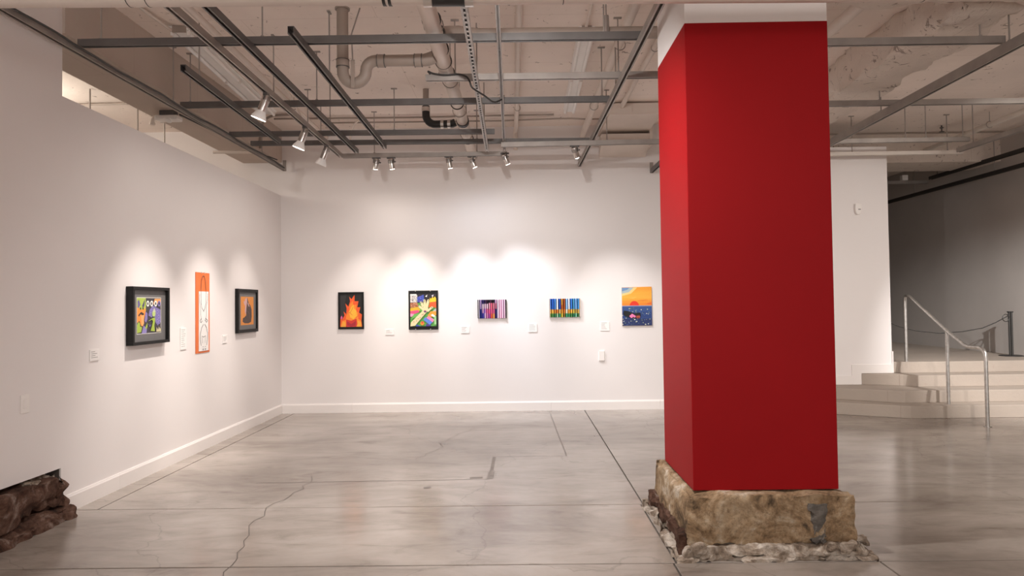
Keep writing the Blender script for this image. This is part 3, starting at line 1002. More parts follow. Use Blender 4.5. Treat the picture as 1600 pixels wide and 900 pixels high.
# loose flexible conduits looping by the left back corner and a small sensor
conduit('flexible_conduit', [(-1.98, 8.7, 3.97), (-2.1, 8.75, 3.95), (-2.2, 8.85, 3.88), (-2.25, 8.95, 3.75), (-2.26, 9.1, 3.66)], 0.012, 'pipe', 'cream flexible conduit curling down near the back wall', group='flexible conduits')
conduit('flexible_conduit', [(-2.9, 8.56, 3.995), (-3.12, 8.56, 3.99), (-3.24, 8.56, 3.95), (-3.30, 8.56, 3.86), (-3.318, 8.56, 3.72), (-3.318, 8.56, 3.56)], 0.016, 'pipe_tan', 'tan conduit bending down the side of the left beam', group='flexible conduits')
conduit('flexible_conduit', [(-2.45, 6.7, 3.93), (-2.36, 6.95, 3.7), (-2.33, 7.2, 3.54), (-2.30, 7.45, 3.50)], 0.012, 'pipe', 'cream cable loop beside the middle flared spotlight', group='flexible conduits')
conduit('black_cable', [(-0.745, 5.785, ZX + 0.050), (-0.765, 5.785, ZX + 0.075), (-0.72, 5.785, ZX + 0.055), (-0.62, 5.785, ZX + 0.040), (-0.50, 5.785, ZX + 0.045), (-0.43, 5.775, ZX + 0.02), (-0.40, 5.77, 3.45), (-0.375, 5.78, 3.395), (-0.28, 5.90, 3.365), (-0.20, 6.05, 3.35), (-0.13, 6.15, 3.405)], 0.008, 'cable', 'black cable drooping from the grey channel to the narrow middle one', 'cable', group='black cables')
cpts = []
for k in range(34):
    yy = 2.95 + k * 0.19
    sag = 0.0 if k % 5 else -0.02
    cpts.append((-3.240 + 0.002 * math.sin(k * 1.3), yy, ZD + 0.032 + 0.010 * math.sin(k * 0.9) + sag * 0.3))
conduit('black_cable', cpts, 0.008, 'cable', 'black cable lying along the left wall channel', 'cable', group='black cables', n=6)
conduit('black_cable', [(-3.55, 6.95, 3.545), (-3.50, 7.6, 3.545), (-3.47, 8.2, 3.545), (-3.45, 8.5, 3.52), (-3.40, 8.75, 3.50), (-3.36, 8.9, 3.535), (-3.30, 9.1, 3.53)], 0.009, 'cable', 'black cable running under the left beam', 'cable', group='black cables', n=6)
conduit('white_pipe_stub', [(-3.86, 8.4, 3.485), (-3.5, 8.42, 3.485), (-3.32, 8.44, 3.485)], 0.02, 'pipe', 'short cream pipe stub under the far end of the left beam', 'pipe', group='flexible conduits')

# hanging rods and a cable in the next room, seen over the partition
for (x_, y_, lb) in ((-4.86, 7.5, 'leftmost hanger rod seen over the partition wall'), (-4.6, 8.0, 'middle hanger rod seen over the partition wall'), (-4.22, 7.9, 'rightmost hanger rod seen over the partition wall')):
    tag(obj('hanger_rod', MB().tube([(0, 0, 0), (0, 0, -1.3)], 0.009, 8), 'strut_grey', smooth=True, loc=(x_, y_, ZC)), lb, 'hanger rod', 'hanger rods in the next room')
conduit('ceiling_conduit', [(-5.6, 8.0, 3.99), (-4.35, 7.95, 3.99), (-4.2, 7.9, 3.94), (-4.05, 7.8, 3.9)], 0.013, 'pipe_tan', 'thin conduit on the ceiling of the next room')

em = thing('emergency_light', 'white emergency light with dark back under the left beam', 'light', (-3.62, 6.86, 3.555))
obj('back_box', MB().box(-0.075, 0.075, -0.05, 0.05, -0.05, 0), 'darkgrey', em, bevel=0.006)
obj('body', MB().box(-0.12, 0.12, -0.065, 0.065, -0.10, -0.05), 'plastic', em, bevel=0.015)
obj('lamp_head', MB().tube([(0.03, -0.05, -0.095), (0.03, -0.06, -0.12)], [0.028, 0.032], 14), 'white_enamel', em, True)
pe = thing('pipe_elbow', 'small cream pipe elbow beside the emergency light', 'pipe', (-3.80, 6.95, 3.53))
obj('elbow', MB().tube([(0.1, 0, 0), (0.02, 0, 0), (-0.015, 0, -0.01), (-0.035, 0, -0.035), (-0.04, 0, -0.07)], 0.022, 10), 'pipe', pe, True)
obj('collar', MB().tube([(-0.04, 0, -0.065), (-0.04, 0, -0.09)], 0.028, 10), 'pipe', pe, True)


# strip lights, switched off
def strip_light(p0, p1, wd, label):
    p0, p1 = Vector(p0), Vector(p1)
    d = p1 - p0
    t = thing('strip_light', label, 'strip light', p0, 'fluorescent strip lights')
    t.rotation_euler = (0, 0, math.atan2(d.y, d.x))
    ln_ = d.length
    a = wd / 2
    obj('housing', MB().prism([(-a * 0.45, -0.045), (a * 0.45, -0.045), (a, -0.012), (a, 0.0), (-a, 0.0), (-a, -0.012)], 0, ln_, 'x'), 'white_enamel', t)
    for s_ in (-1, 1):
        for k in range(2):
            x0 = 0.03 + k * ln_ / 2
            tb = obj('tube', MB().tube([(x0, s_ * a * 0.72, -0.055), (x0 + ln_ / 2 - 0.06, s_ * a * 0.72, -0.055)], 0.02, 12), 'white_enamel', t, True)
            for q in (x0 - 0.012, x0 + ln_ / 2 - 0.06):
                obj('lamp_holder', MB().box(q, q + 0.012, s_ * a * 0.72 - 0.014, s_ * a * 0.72 + 0.014, -0.075, -0.01), 'plastic', tb)
    obj('end_cap', MB().box(-0.01, 0.0, -a * 0.6, a * 0.6, -0.06, 0.0), 'pipe_tan', t)
    return t


strip_light((-2.99, 5.85, ZC - 0.002), (-3.17, 8.45, ZC - 0.002), 0.20, 'long twin-tube strip light along the left beam')
strip_light((0.655, 6.0, ZC - 0.002), (0.69, 8.55, ZC - 0.002), 0.15, 'long strip light on the ceiling left of the column')

# duct box on the back wall under the ceiling
du = thing('duct_box', 'cream sheet metal duct box high on the back wall', 'duct', (1.5, 9.4, 3.56))
obj('hood', MB().prism([(0.0, 0.0), (-0.30, 0.14), (-0.30, 0.26), (0.0, 0.26)], -0.33, 0.33, 'x'), 'pipe', du)
obj('flange', MB().box(-0.36, 0.36, -0.32, -0.30, 0.11, 0.16), 'pipe', du)
obj('side_post', MB().box(0.33, 0.37, -0.32, 0.0, 0.10, 0.44), 'pipe', du)
obj('upper_panel', MB().box(-0.33, 0.33, -1.1, 0.0, 0.30, 0.44), 'pipe', du)


# ------------------------------------------------------------------ pictures, labels, switches on the walls
def wall_root(name, label, cat, wall, u, z, group=None):
    """root on a wall plane: local x to the viewer's right, local y up, local z out of the wall"""
    t = thing(name, label, cat, (0, 0, 0), group)
    if wall == 'back':
        t.matrix_world = Matrix(((1, 0, 0, u), (0, 0, -1, YB), (0, 1, 0, z), (0, 0, 0, 1)))
    else:
        t.matrix_world = Matrix(((0, 0, 1, XL), (1, 0, 0, u), (0, 1, 0, z), (0, 0, 0, 1)))
    return t


def srgb(h):
    h = h.lstrip('#')
    out = []
    for k in (0, 2, 4):
        c = int(h[k:k + 2], 16) / 255
        out.append(c / 12.92 if c <= 0.04045 else ((c + 0.055) / 1.055) ** 2.4)
    return tuple(out)


class Art:
    """flat print: outlines laid over each other in a unit square, each in its own ink"""
    def __init__(s, w_, h_, z):
        s.w, s.h, s.z = w_, h_, z
        s.v, s.f, s.c = [], [], []
        s.n = 0

    def poly(s, pts, col):
        z = s.z + 0.00012 * s.n
        s.n += 1
        i = len(s.v)
        c = srgb(col)
        for u, v in pts:
            s.v.append(((u - 0.5) * s.w, (v - 0.5) * s.h, z))
            s.c.append((*c, 1))
        s.f.append(tuple(range(i, i + len(pts))))
        return s

    def rect(s, u0, v0, u1, v1, col):
        return s.poly([(u0, v0), (u1, v0), (u1, v1), (u0, v1)], col)

    def disc(s, u, v, r, col, rv=None, n=18, a0=0, a1=360):
        rv = rv if rv is not None else r * s.w / s.h
        k = n if a1 - a0 == 360 else n + 1
        return s.poly([(u + r * math.cos(R(a0 + (a1 - a0) * q / n)), v + rv * math.sin(R(a0 + (a1 - a0) * q / n))) for q in range(k)], col)

    def line(s, pts, wd, col):
        for (a, b) in zip(pts[:-1], pts[1:]):
            ax_, ay = a[0] * s.w, a[1] * s.h
            bx, by = b[0] * s.w, b[1] * s.h
            d = math.hypot(bx - ax_, by - ay) or 1
            nx, ny = -(by - ay) / d * wd / 2, (bx - ax_) / d * wd / 2
            s.poly([((ax_ - nx) / s.w, (ay - ny) / s.h), ((bx - nx) / s.w, (by - ny) / s.h), ((bx + nx) / s.w, (by + ny) / s.h), ((ax_ + nx) / s.w, (ay + ny) / s.h)], col)
            s.n -= 1
        s.n += 1
        return s

    def build(s, name, parent):
        me = bpy.data.meshes.new(name)
        me.from_pydata(s.v, [], s.f)
        at = me.color_attributes.new('ink', 'FLOAT_COLOR', 'POINT')
        for k, c in enumerate(s.c):
            at.data[k].color = c
        me.update()
        return obj(name, me, 'printed', parent)


def frame(t, w_, h_, bar, depth):
    a, b = w_ / 2, h_ / 2
    for (x0, x1, y0, y1) in ((-a, a, b - bar, b), (-a, a, -b, -b + bar), (-a, -a + bar, -b + bar, b - bar), (a - bar, a, -b + bar, b - bar)):
        obj('frame_bar', MB().box(x0, x1, y0, y1, 0.002, depth), 'frame', t, bevel=0.0015)


# big framed print on the left wall
t = wall_root('framed_print', 'large black framed print of purple, green and orange creatures', 'picture', 'left', 6.01, 1.44, 'pictures on the left wall')
t.location.y = 5.965
W_, H_ = 0.60, 0.51
frame(t, W_, H_, 0.026, 0.065)
obj('matboard', MB().box(-W_ / 2 + 0.026, W_ / 2 - 0.026, -H_ / 2 + 0.026, H_ / 2 - 0.026, 0.004, 0.035), 'matboard', t)
a = Art(0.385, 0.315, 0.0353)
a.rect(-0.012, -0.015, 1.012, 1.015, '#e8e4dc').rect(0, 0, 1, 1, '#3c3840')
a.poly([(0, 0.62), (0.36, 0.62), (0.36, 1), (0, 1)], '#a9bd52')
a.poly([(0.03, 0.68), (0.14, 0.80), (0.08, 0.95), (0.02, 0.9)], '#6a5f97').poly([(0.2, 0.78), (0.33, 0.98), (0.3, 0.78), (0.24, 0.7)], '#4d4668')
a.poly([(0, 0.3), (0.10, 0.36), (0.16, 0.22), (0.24, 0.2), (0.28, 0.4), (0.33, 0.55), (0.35, 0.72), (0.2, 0.66), (0, 0.74)], '#f0913c')
a.disc(0.14, 0.70, 0.028, '#3a2b25').disc(0.24, 0.70, 0.028, '#3a2b25')
a.poly([(0.05, 0.52), (0.16, 0.61), (0.28, 0.56), (0.26, 0.5), (0.14, 0.54), (0.07, 0.47)], '#3a2b25')
a.poly([(0.15, 0.50), (0.27, 0.52), (0.28, 0.28), (0.22, 0.2), (0.18, 0.28)], '#f6ab6a')
a.poly([(0, 0.02), (0, 0.24), (0.06, 0.34), (0.12, 0.28), (0.12, 0.2), (0.2, 0.18), (0.16, 0.04)], '#a3bb45')
a.poly([(0.18, 0.0), (0.26, 0.22), (0.4, 0.14), (0.38, 0.0)], '#8d83bd').poly([(0.33, 0.16), (0.42, 0.3), (0.42, 0.18), (0.36, 0.1)], '#a3bb45')
a.poly([(0.30, 0.36), (0.34, 0.62), (0.42, 0.56), (0.42, 0.4), (0.36, 0.3)], '#8479b4')
a.poly([(0.46, 0.5), (0.52, 0.68), (0.66, 0.78), (0.82, 0.72), (0.98, 0.66), (0.99, 0.3), (0.86, 0.2), (0.76, 0.3), (0.72, 0.52), (0.6, 0.44)], '#7d73ad')
for (u, v) in ((0.56, 0.62), (0.64, 0.7), (0.84, 0.6), (0.9, 0.46), (0.84, 0.34), (0.92, 0.3)):
    a.disc(u, v, 0.045, '#9389c4').disc(u, v, 0.026, '#7468a5')
a.poly([(0.66, 0.82), (0.72, 0.98), (0.98, 0.98), (0.98, 0.86), (0.84, 0.84)], '#f0a060')
for u, c in ((0.43, '#f2efe8'), (0.59, '#f2efe8'), (0.76, '#f2efe8'), (0.91, '#8479b4')):
    a.disc(u, 0.84, 0.062, c, 0.085).disc(u, 0.84, 0.028, '#2e2b33', 0.045)
a.poly([(0.42, 0.33), (0.6, 0.38), (0.64, 0.32), (0.6, 0.2), (0.54, 0.06), (0.72, 0.04), (0.7, 0.2), (0.74, 0.36), (0.72, 0.44), (0.62, 0.42)], '#a3bb45')
a.disc(0.68, 0.55, 0.07, '#b9ce7e', 0.09).poly([(0.62, 0.6), (0.7, 0.72), (0.76, 0.6)], '#c4c9b0')
a.line([(0.46, 0.26), (0.5, 0.18), (0.56, 0.24)], 0.006, '#8479b4')
a.poly([(0.78, 0.02), (0.8, 0.16), (0.86, 0.08), (0.9, 0.17), (0.94, 0.1), (0.99, 0.14), (0.99, 0.02)], '#cfc39a')
a.build('print', t)

# orange hanging panel
t = wall_root('orange_panel', 'tall narrow orange panel with white figure drawing on paper', 'picture', 'left', 7.045, 1.452, 'pictures on the left wall')
obj('backing', MB().box(-0.155, 0.155, -0.425, 0.425, 0.001, 0.006), 'orange', t)
obj('paper', MB().box(-0.095, 0.118, -0.405, 0.225, 0.006, 0.012), 'card', t)
a = Art(0.31, 0.85, 0.0123)
bk = '#1d1a1a'
a.line([(0.34, 0.60), (0.33, 0.78), (0.37, 0.90), (0.46, 0.955), (0.57, 0.955), (0.66, 0.90), (0.70, 0.78), (0.69, 0.62), (0.60, 0.55), (0.5, 0.51)], 0.007, bk)
a.line([(0.34, 0.62), (0.38, 0.56), (0.52, 0.52)], 0.006, bk)
a.line([(0.24, 0.73), (0.23, 0.66), (0.28, 0.6), (0.31, 0.55), (0.30, 0.48), (0.36, 0.40)], 0.005, bk)
a.line([(0.80, 0.74), (0.81, 0.67), (0.74, 0.6), (0.70, 0.55), (0.72, 0.48), (0.66, 0.40)], 0.005, bk)
a.line([(0.36, 0.43), (0.26, 0.40), (0.32, 0.375), (0.42, 0.40)], 0.007, bk)
a.line([(0.64, 0.43), (0.80, 0.40), (0.72, 0.375), (0.60, 0.41)], 0.007, bk)
a.line([(0.5, 0.355), (0.36, 0.31), (0.28, 0.24), (0.27, 0.17), (0.33, 0.09)], 0.008, bk)
a.line([(0.58, 0.355), (0.72, 0.31), (0.80, 0.24), (0.79, 0.17), (0.73, 0.09)], 0.008, bk)
a.line([(0.38, 0.21), (0.5, 0.195), (0.66, 0.21)], 0.005, bk)
a.line([(0.40, 0.20), (0.42, 0.12)], 0.004, bk)
a.line([(0.64, 0.20), (0.62, 0.12)], 0.004, bk)
for u in (0.44, 0.6):
    a.line([(u, 0.075), (u + 0.05, 0.075)], 0.005, bk)
    a.line([(u, 0.045), (u + 0.06, 0.05), (u + 0.03, 0.03), (u, 0.045)], 0.005, bk)
a.build('drawing', t)
for x_ in (-0.03, 0.04):
    obj('clip', MB().box(x_ - 0.008, x_ + 0.008, 0.418, 0.432, 0.004, 0.010), 'silver', t)

# small framed print
t = wall_root('framed_print', 'small black framed orange print of a dark crouching figure', 'picture', 'left', 8.165, 1.46, 'pictures on the left wall')
W_, H_ = 0.61, 0.53
frame(t, W_, H_, 0.038, 0.04)
obj('matboard', MB().box(-W_ / 2 + 0.038, W_ / 2 - 0.038, -H_ / 2 + 0.038, H_ / 2 - 0.038, 0.004, 0.022), 'matboard', t)
a = Art(0.385, 0.345, 0.0223)
a.rect(0, 0, 1, 1, '#d98a3c')
a.poly([(0.14, 0.12), (0.3, 0.06), (0.6, 0.05), (0.8, 0.1), (0.85, 0.3), (0.84, 0.55), (0.74, 0.7), (0.62, 0.76), (0.52, 0.96), (0.44, 0.92), (0.46, 0.7), (0.4, 0.5), (0.42, 0.34), (0.3, 0.28), (0.16, 0.24)], '#4a3a37')
a.poly([(0.34, 0.92), (0.48, 0.98), (0.5, 0.82), (0.44, 0.7), (0.42, 0.5), (0.36, 0.34), (0.3, 0.5), (0.34, 0.66), (0.26, 0.74), (0.2, 0.84), (0.3, 0.84)], '#c9a0a0')
a.poly([(0.5, 0.8), (0.6, 0.76), (0.68, 0.64), (0.6, 0.66)], '#c9a0a0')
a.line([(0.2, 0.2), (0.36, 0.3), (0.44, 0.2)], 0.01, '#2e2422').line([(0.5, 0.5), (0.66, 0.4), (0.72, 0.2)], 0.006, '#6b5a55')
a.build('print', t)

# flame picture on the back wall
t = wall_root('framed_print', 'black framed painting of orange and yellow flames', 'picture', 'back', -2.365, 1.437, 'pictures on the back wall')
W_, H_ = 0.362, 0.523
frame(t, W_, H_, 0.024, 0.026)
obj('picture_back', MB().box(-W_ / 2 + 0.024, W_ / 2 - 0.024, -H_ / 2 + 0.024, H_ / 2 - 0.024, 0.003, 0.012), 'frame', t)
a = Art(W_ - 0.048, H_ - 0.048, 0.0123)
a.rect(0, 0, 1, 1, '#171514')
a.poly([(0, 0.2), (0, 0.95), (0.3, 0.98), (0.22, 0.7), (0.3, 0.45), (0.1, 0.3)], '#2b2a2b')
a.poly([(0, 0.02), (0.02, 0.3), (0.10, 0.24), (0.2, 0.36), (0.16, 0.48), (0.28, 0.4), (0.3, 0.56), (0.24, 0.72), (0.38, 0.62), (0.46, 0.78), (0.42, 0.92), (0.52, 0.84), (0.66, 0.97), (0.66, 0.78), (0.84, 0.78), (0.78, 0.6), (0.92, 0.6), (0.86, 0.44), (0.99, 0.38), (0.96, 0.2), (1, 0.02)], '#ee5a26')
a.poly([(0.02, 0.02), (0.10, 0.2), (0.25, 0.22), (0.3, 0.4), (0.42, 0.5), (0.44, 0.68), (0.58, 0.8), (0.6, 0.66), (0.74, 0.68), (0.72, 0.48), (0.84, 0.44), (0.82, 0.26), (0.94, 0.2), (0.97, 0.02)], '#f58a2a')
a.poly([(0.46, 0.3), (0.4, 0.46), (0.52, 0.62), (0.62, 0.68), (0.64, 0.56), (0.74, 0.5), (0.76, 0.34), (0.6, 0.24)], '#f8b83a')
a.poly([(0.05, 0.02), (0.12, 0.18), (0.24, 0.16), (0.28, 0.02)], '#f5a73a').poly([(0.76, 0.02), (0.8, 0.2), (0.94, 0.16), (0.96, 0.02)], '#f5a73a')
a.poly([(0.26, 0.02), (0.28, 0.24), (0.5, 0.2), (0.74, 0.26), (0.78, 0.1), (0.72, 0.02)], '#d2342c')
a.poly([(0.3, 0.2), (0.5, 0.1), (0.72, 0.2), (0.7, 0.06), (0.5, 0.03), (0.32, 0.06)], '#a92432')
a.poly([(0.02, 0.3), (0.08, 0.36), (0.12, 0.28), (0.06, 0.24)], '#e0629a')
a.line([(0.42, 0.42), (0.52, 0.5), (0.6, 0.62)], 0.006, '#d9762a').line([(0.7, 0.28), (0.82, 0.34), (0.86, 0.46)], 0.006, '#e0582a').line([(0.3, 0.38), (0.42, 0.46), (0.56, 0.36)], 0.006, '#e2702a')
a.build('painting', t)

# collage with hand
t = wall_root('framed_print', 'black mounted colourful collage with a reaching pale hand', 'picture', 'back', -1.342, 1.432, 'pictures on the back wall')
W_, H_ = 0.418, 0.55
obj('mount_board', MB().box(-W_ / 2, W_ / 2, -H_ / 2, H_ / 2, 0.012, 0.018), 'frame', t, bevel=0.001)
obj('spacer', MB().box(-W_ / 2 + 0.04, W_ / 2 - 0.04, -H_ / 2 + 0.04, H_ / 2 - 0.04, 0.001, 0.012), 'darkgrey', t)
for x_ in (-0.11, 0.10):
    for y_ in (-H_ / 2 - 0.001, H_ / 2 + 0.001):
        obj('clip', MB().box(x_ - 0.005, x_ + 0.005, y_ - 0.012, y_ + 0.012, 0.008, 0.022), 'silver', t)
a = Art(0.366, 0.455, 0.0183)
rnd = random.Random(5)
a.rect(0, 0, 1, 1, '#5aa548')
a.rect(0, 0.72, 1, 1, '#201a24')
a.rect(0, 0.74, 0.27, 0.97, '#d8d4d0')
for k in range(34):
    u, v = rnd.uniform(0.01, 0.25), rnd.uniform(0.75, 0.93)
    a.rect(u, v, u + rnd.uniform(0.01, 0.03), v + rnd.uniform(0.01, 0.025), rnd.choice(['#241f22', '#6d696b', '#a8a4a4']))
a.rect(0.0, 0.955, 0.24, 1.0, '#eceae4')
a.poly([(0.27, 0.76), (0.27, 0.9), (0.4, 0.94), (0.52, 0.98), (0.54, 0.82), (0.44, 0.72)], '#3d4fae')
for k in range(12):
    u, v = rnd.uniform(0.28, 0.48), rnd.uniform(0.76, 0.93)
    a.rect(u, v, u + 0.035, v + 0.02, rnd.choice(['#6f8ce0', '#2c2f86', '#7a58b8']))
a.poly([(0.58, 0.92), (0.66, 0.98), (0.64, 0.9)], '#e6e2e0').poly([(0.82, 0.94), (0.9, 0.98), (0.88, 0.9)], '#dcd4e4')
a.poly([(0.74, 0.72), (0.76, 0.88), (0.8, 0.84), (0.86, 0.92), (0.9, 0.86), (0.95, 0.92), (1, 0.86), (1, 0.7)], '#f1c62c')
a.poly([(0.7, 0.58), (0.76, 0.74), (1, 0.76), (1, 0.56), (0.86, 0.6)], '#e85a2a')
a.poly([(0, 0.58), (0, 0.72), (0.26, 0.74), (0.32, 0.64), (0.2, 0.58)], '#b3704a')
for k in range(22):
    u, v = rnd.uniform(0.0, 0.26), rnd.uniform(0.58, 0.71)
    a.rect(u, v, u + 0.03, v + 0.018, rnd.choice(['#7e3b2c', '#d08f5c', '#c9b0a0']))
a.poly([(0, 0.46), (0, 0.56), (0.3, 0.6), (0.42, 0.5), (0.2, 0.44)], '#e2b12e')
a.poly([(0, 0.40), (0, 0.47), (0.3, 0.5), (0.36, 0.44), (0.16, 0.38)], '#d94f7e')
a.poly([(0, 0.3), (0, 0.4), (0.16, 0.38), (0.06, 0.3)], '#ef9ec0')
a.poly([(0.02, 0.22), (0.14, 0.38), (0.4, 0.42), (0.34, 0.62), (0.46, 0.62), (0.46, 0.4), (0.28, 0.3)], '#6ab556')
a.poly([(0.86, 0.46), (1, 0.56), (1, 0.44)], '#b9b3b6').poly([(0.66, 0.32), (0.78, 0.46), (1, 0.46), (1, 0.34), (0.8, 0.28)], '#eb9a33')
a.poly([(0.62, 0.26), (0.7, 0.32), (0.92, 0.2), (0.86, 0.12)], '#ee86b6').poly([(0.5, 0.2), (0.58, 0.28), (0.86, 0.12), (0.74, 0.04)], '#5f86dd')
a.poly([(0.78, 0.34), (0.86, 0.38), (0.98, 0.3), (0.94, 0.26)], '#f2efe9').rect(0.92, 0.05, 1, 0.3, '#9ccf8f')
a.disc(0.46, 0.09, 0.075, '#e98f2f').disc(0.46, 0.12, 0.045, '#dc4f37')
a.poly([(0.2, 0.0), (0.24, 0.06), (0.36, 0.02), (0.4, 0.0)], '#3e4fb0').poly([(0.58, 0.0), (0.62, 0.08), (0.8, 0.03), (0.76, 0)], '#4d3a8c')
skin = '#f3dcae'
a.poly([(0.0, 0.0), (0.02, 0.12), (0.3, 0.34), (0.46, 0.46), (0.47, 0.56), (0.56, 0.64), (0.68, 0.6), (0.70, 0.5), (0.62, 0.42), (0.48, 0.3), (0.18, 0.02)], skin)
for (p, q, wd) in (((0.5, 0.52), (0.34, 0.62), 0.03), ((0.5, 0.6), (0.42, 0.74), 0.032), ((0.57, 0.62), (0.55, 0.80), 0.034), ((0.64, 0.6), (0.70, 0.80), 0.032), ((0.66, 0.46), (0.84, 0.58), 0.028)):
    a.line([p, q], wd, skin).disc(q[0], q[1], 0.04, skin)
for (u, v) in ((0.40, 0.71), (0.43, 0.75), (0.54, 0.76), (0.55, 0.80), (0.70, 0.79), (0.33, 0.63), (0.83, 0.57)):
    a.disc(u, v, 0.022, '#5d9c74').disc(u, v, 0.010, '#2b2b2b')
a.disc(0.57, 0.46, 0.05, '#4a3e7c', 0.03).disc(0.57, 0.475, 0.022, '#c23b46')
for (u, v) in ((0.14, 0.14), (0.24, 0.17), (0.3, 0.24), (0.38, 0.27), (0.46, 0.36), (0.5, 0.38)):
    a.disc(u, v, 0.014, '#8b4a3a')
a.build('collage', t)


# pleated paper works
def pleated(x0, x1, z0, z1, label, colours, n, dep, edge):
    xm, zm = (x0 + x1) / 2, (z0 + z1) / 2
    t = wall_root('pleated_artwork', label, 'artwork', 'back', xm, zm, 'pleated paper works on the back wall')
    w_, h_ = x1 - x0, z1 - z0
    obj('backing', MB().box(-w_ / 2 + 0.01, w_ / 2 - 0.01, -h_ / 2 + 0.01, h_ / 2 - 0.01, 0.001, 0.012), edge, t)
    rr = random.Random(len(label))
    for k in range(n):
        xa = -w_ / 2 + w_ * k / n
        xb = -w_ / 2 + w_ * (k + 1) / n
        xm_ = xa + (xb - xa) * 0.58
        me_v, me_f, cols = [], [], []
        zz0 = dep * rr.uniform(0.8, 1.1)
        for side, (p, q) in enumerate(((xa, xm_), (xm_, xb))):
            za, zb = (0.012, zz0) if side == 0 else (zz0, 0.012)
            bands = colours(k, side)
            for (v0, v1, c) in bands:
                i = len(me_v)
                for (xx, z_, vv) in ((p, za, v0), (q, zb, v0), (q, zb, v1), (p, za, v1)):
                    me_v.append((xx, -h_ / 2 + h_ * vv, z_))
                    cols.append((*srgb(c), 1))
                me_f.append((i, i + 1, i + 2, i + 3))
        # closing triangles top and bottom give the fold its body
        for yy in (-h_ / 2, h_ / 2):
            i = len(me_v)
            for (xx, z_) in ((xa, 0.012), (xm_, zz0), (xb, 0.012)):
                me_v.append((xx, yy, z_))
                cols.append((0.3, 0.26, 0.24, 1))
            me_f.append((i, i + 1, i + 2))
        me = bpy.data.meshes.new('pleat')
        me.from_pydata(me_v, [], me_f)
        at = me.color_attributes.new('ink', 'FLOAT_COLOR', 'POINT')
        for q, c in enumerate(cols):
            at.data[q].color = c
        obj('pleat', me, 'printed', t)
    for s_ in (-1, 1):
        obj('end_strip', MB().box(s_ * w_ / 2 - 0.006, s_ * w_ / 2 + 0.006, -h_ / 2, h_ / 2, 0.002, dep * 0.8), edge, t)
    return t


def pinks(k, side):
    if side == 1:
        dark = ['#241a30', '#1d2250', '#2a2040', '#6a3f66', '#3a2140', '#7a4a70']
        if k in (9, 10, 11, 12):
            return [(0, 1, ['#8d4668', '#a35a86', '#7d4a80', '#5a2a40'][k - 9])]
        return [(0, 0.45, '#2a2f77' if k < 3 or k in (8, 9) else '#8a3f78'), (0.45, 1, dark[k % 6])]
    if k in (0,):
        return [(0, 1, '#efe4ea')]
    if k == 1:
        return [(0, 0.5, '#27306f'), (0.5, 1, '#c3a3d6')]
    if k in (2, 3, 4):
        return [(0, 0.28, ['#4a3fa0', '#e7c8e2', '#d98fb8'][k - 2]), (0.28, 0.52, ['#e3a9c6', '#c784d0', '#e06a92'][k - 2]), (0.52, 0.78, '#f0d2dc'), (0.78, 1, ['#41306b', '#2f2447', '#1b1722'][k - 2])]
    if k in (5, 6, 7):
        return [(0, 0.25, ['#b04fa0', '#e8642f', '#f2b64a'][k - 5]), (0.25, 0.5, '#e8628a'), (0.5, 0.82, ['#e9a0b0', '#ee6f84', '#e98a96'][k - 5]), (0.82, 1, '#1c1a1e')]
    if k == 8:
        return [(0, 0.5, '#1d2350'), (0.5, 0.8, '#d9788c'), (0.8, 1, '#d8a8c8')]
    return [(0, 1, ['#f3cdda', '#f7dbe6', '#f0c2d4', '#f4d3df'][k % 4])]


def blues(k, side):
    d = side == 1
    top = ['#3b78d8', '#2f62c0', '#4f94e6', '#e4eef8', '#2f57b4', '#d7973c', '#b0552a', '#8fc0ee', '#f1f4f8', '#3d7fd8', '#4fa0c8', '#7fb6ea', '#3f8fd0'][k % 13]
    mid = ['#eab04a', '#efb94e', '#e2913a', '#d8772e', '#eab86a', '#e9a23c', '#dd7d2f', '#f3e2c0', '#e8a23f', '#efb64a', '#d9c04e', '#b9a04c', '#caa24a'][k % 13]
    low = ['#6b9a3f', '#4f8d4a', '#3d8a58', '#9cc7a0', '#3b9a6a', '#e8cf4a', '#8a6a30', '#3fa070', '#3a8f5c', '#4b8a4c', '#2f7f58', '#7ac0a0', '#3f6f40'][k % 13]
    if d:
        return [(0, 0.2, '#1f3d2a'), (0.2, 0.42, '#6e4a22'), (0.42, 1, ['#16305f', '#1d3f86', '#142a55'][k % 3] if k not in (5, 6, 12) else '#4a2416')]
    return [(0, 0.2, low), (0.2, 0.42, mid), (0.42, 0.66, '#f3f1ec' if k in (3, 8) else (top if k != 5 else '#c8642a')), (0.66, 1, top)]


pleated(-0.569, -0.174, 1.304, 1.566, 'pleated paper artwork in pink, white and navy stripes', pinks, 13, 0.036, 'frame')
pleated(0.439, 0.864, 1.308, 1.567, 'pleated paper artwork in blue, orange and green stripes', blues, 13, 0.036, 'canvas')

# sunset canvas
t = wall_root('sunset_canvas', 'unframed canvas of a red sun setting over dark blue sea', 'picture', 'back', 1.666, 1.443, 'pictures on the back wall')
W_, H_ = 0.418, 0.535
obj('canvas', MB().box(-W_ / 2, W_ / 2, -H_ / 2, H_ / 2, 0.001, 0.022), 'canvas', t, bevel=0.002)
a = Art(W_, H_, 0.0223)
a.rect(0, 0, 1, 1, '#f29a2e')
hs = ['#ee8a2a', '#f1972e', '#f4a636', '#f6b040', '#f6ad3c', '#f5a838', '#f2a034']
for k in range(7):
    v = 0.52 + k * 0.068
    a.poly([(0, v), (1, v + rnd.uniform(-0.03, 0.03)), (1, v + 0.09), (0, v + 0.08)], hs[k])
a.poly([(0, 0.78), (0.3, 0.84), (0.52, 1), (0, 1)], '#f0cf86').poly([(0, 0.84), (0.24, 0.88), (0.4, 1), (0, 1)], '#a8b8bc').poly([(0, 0.9), (0.18, 0.94), (0.26, 1), (0, 1)], '#6d8fb8')
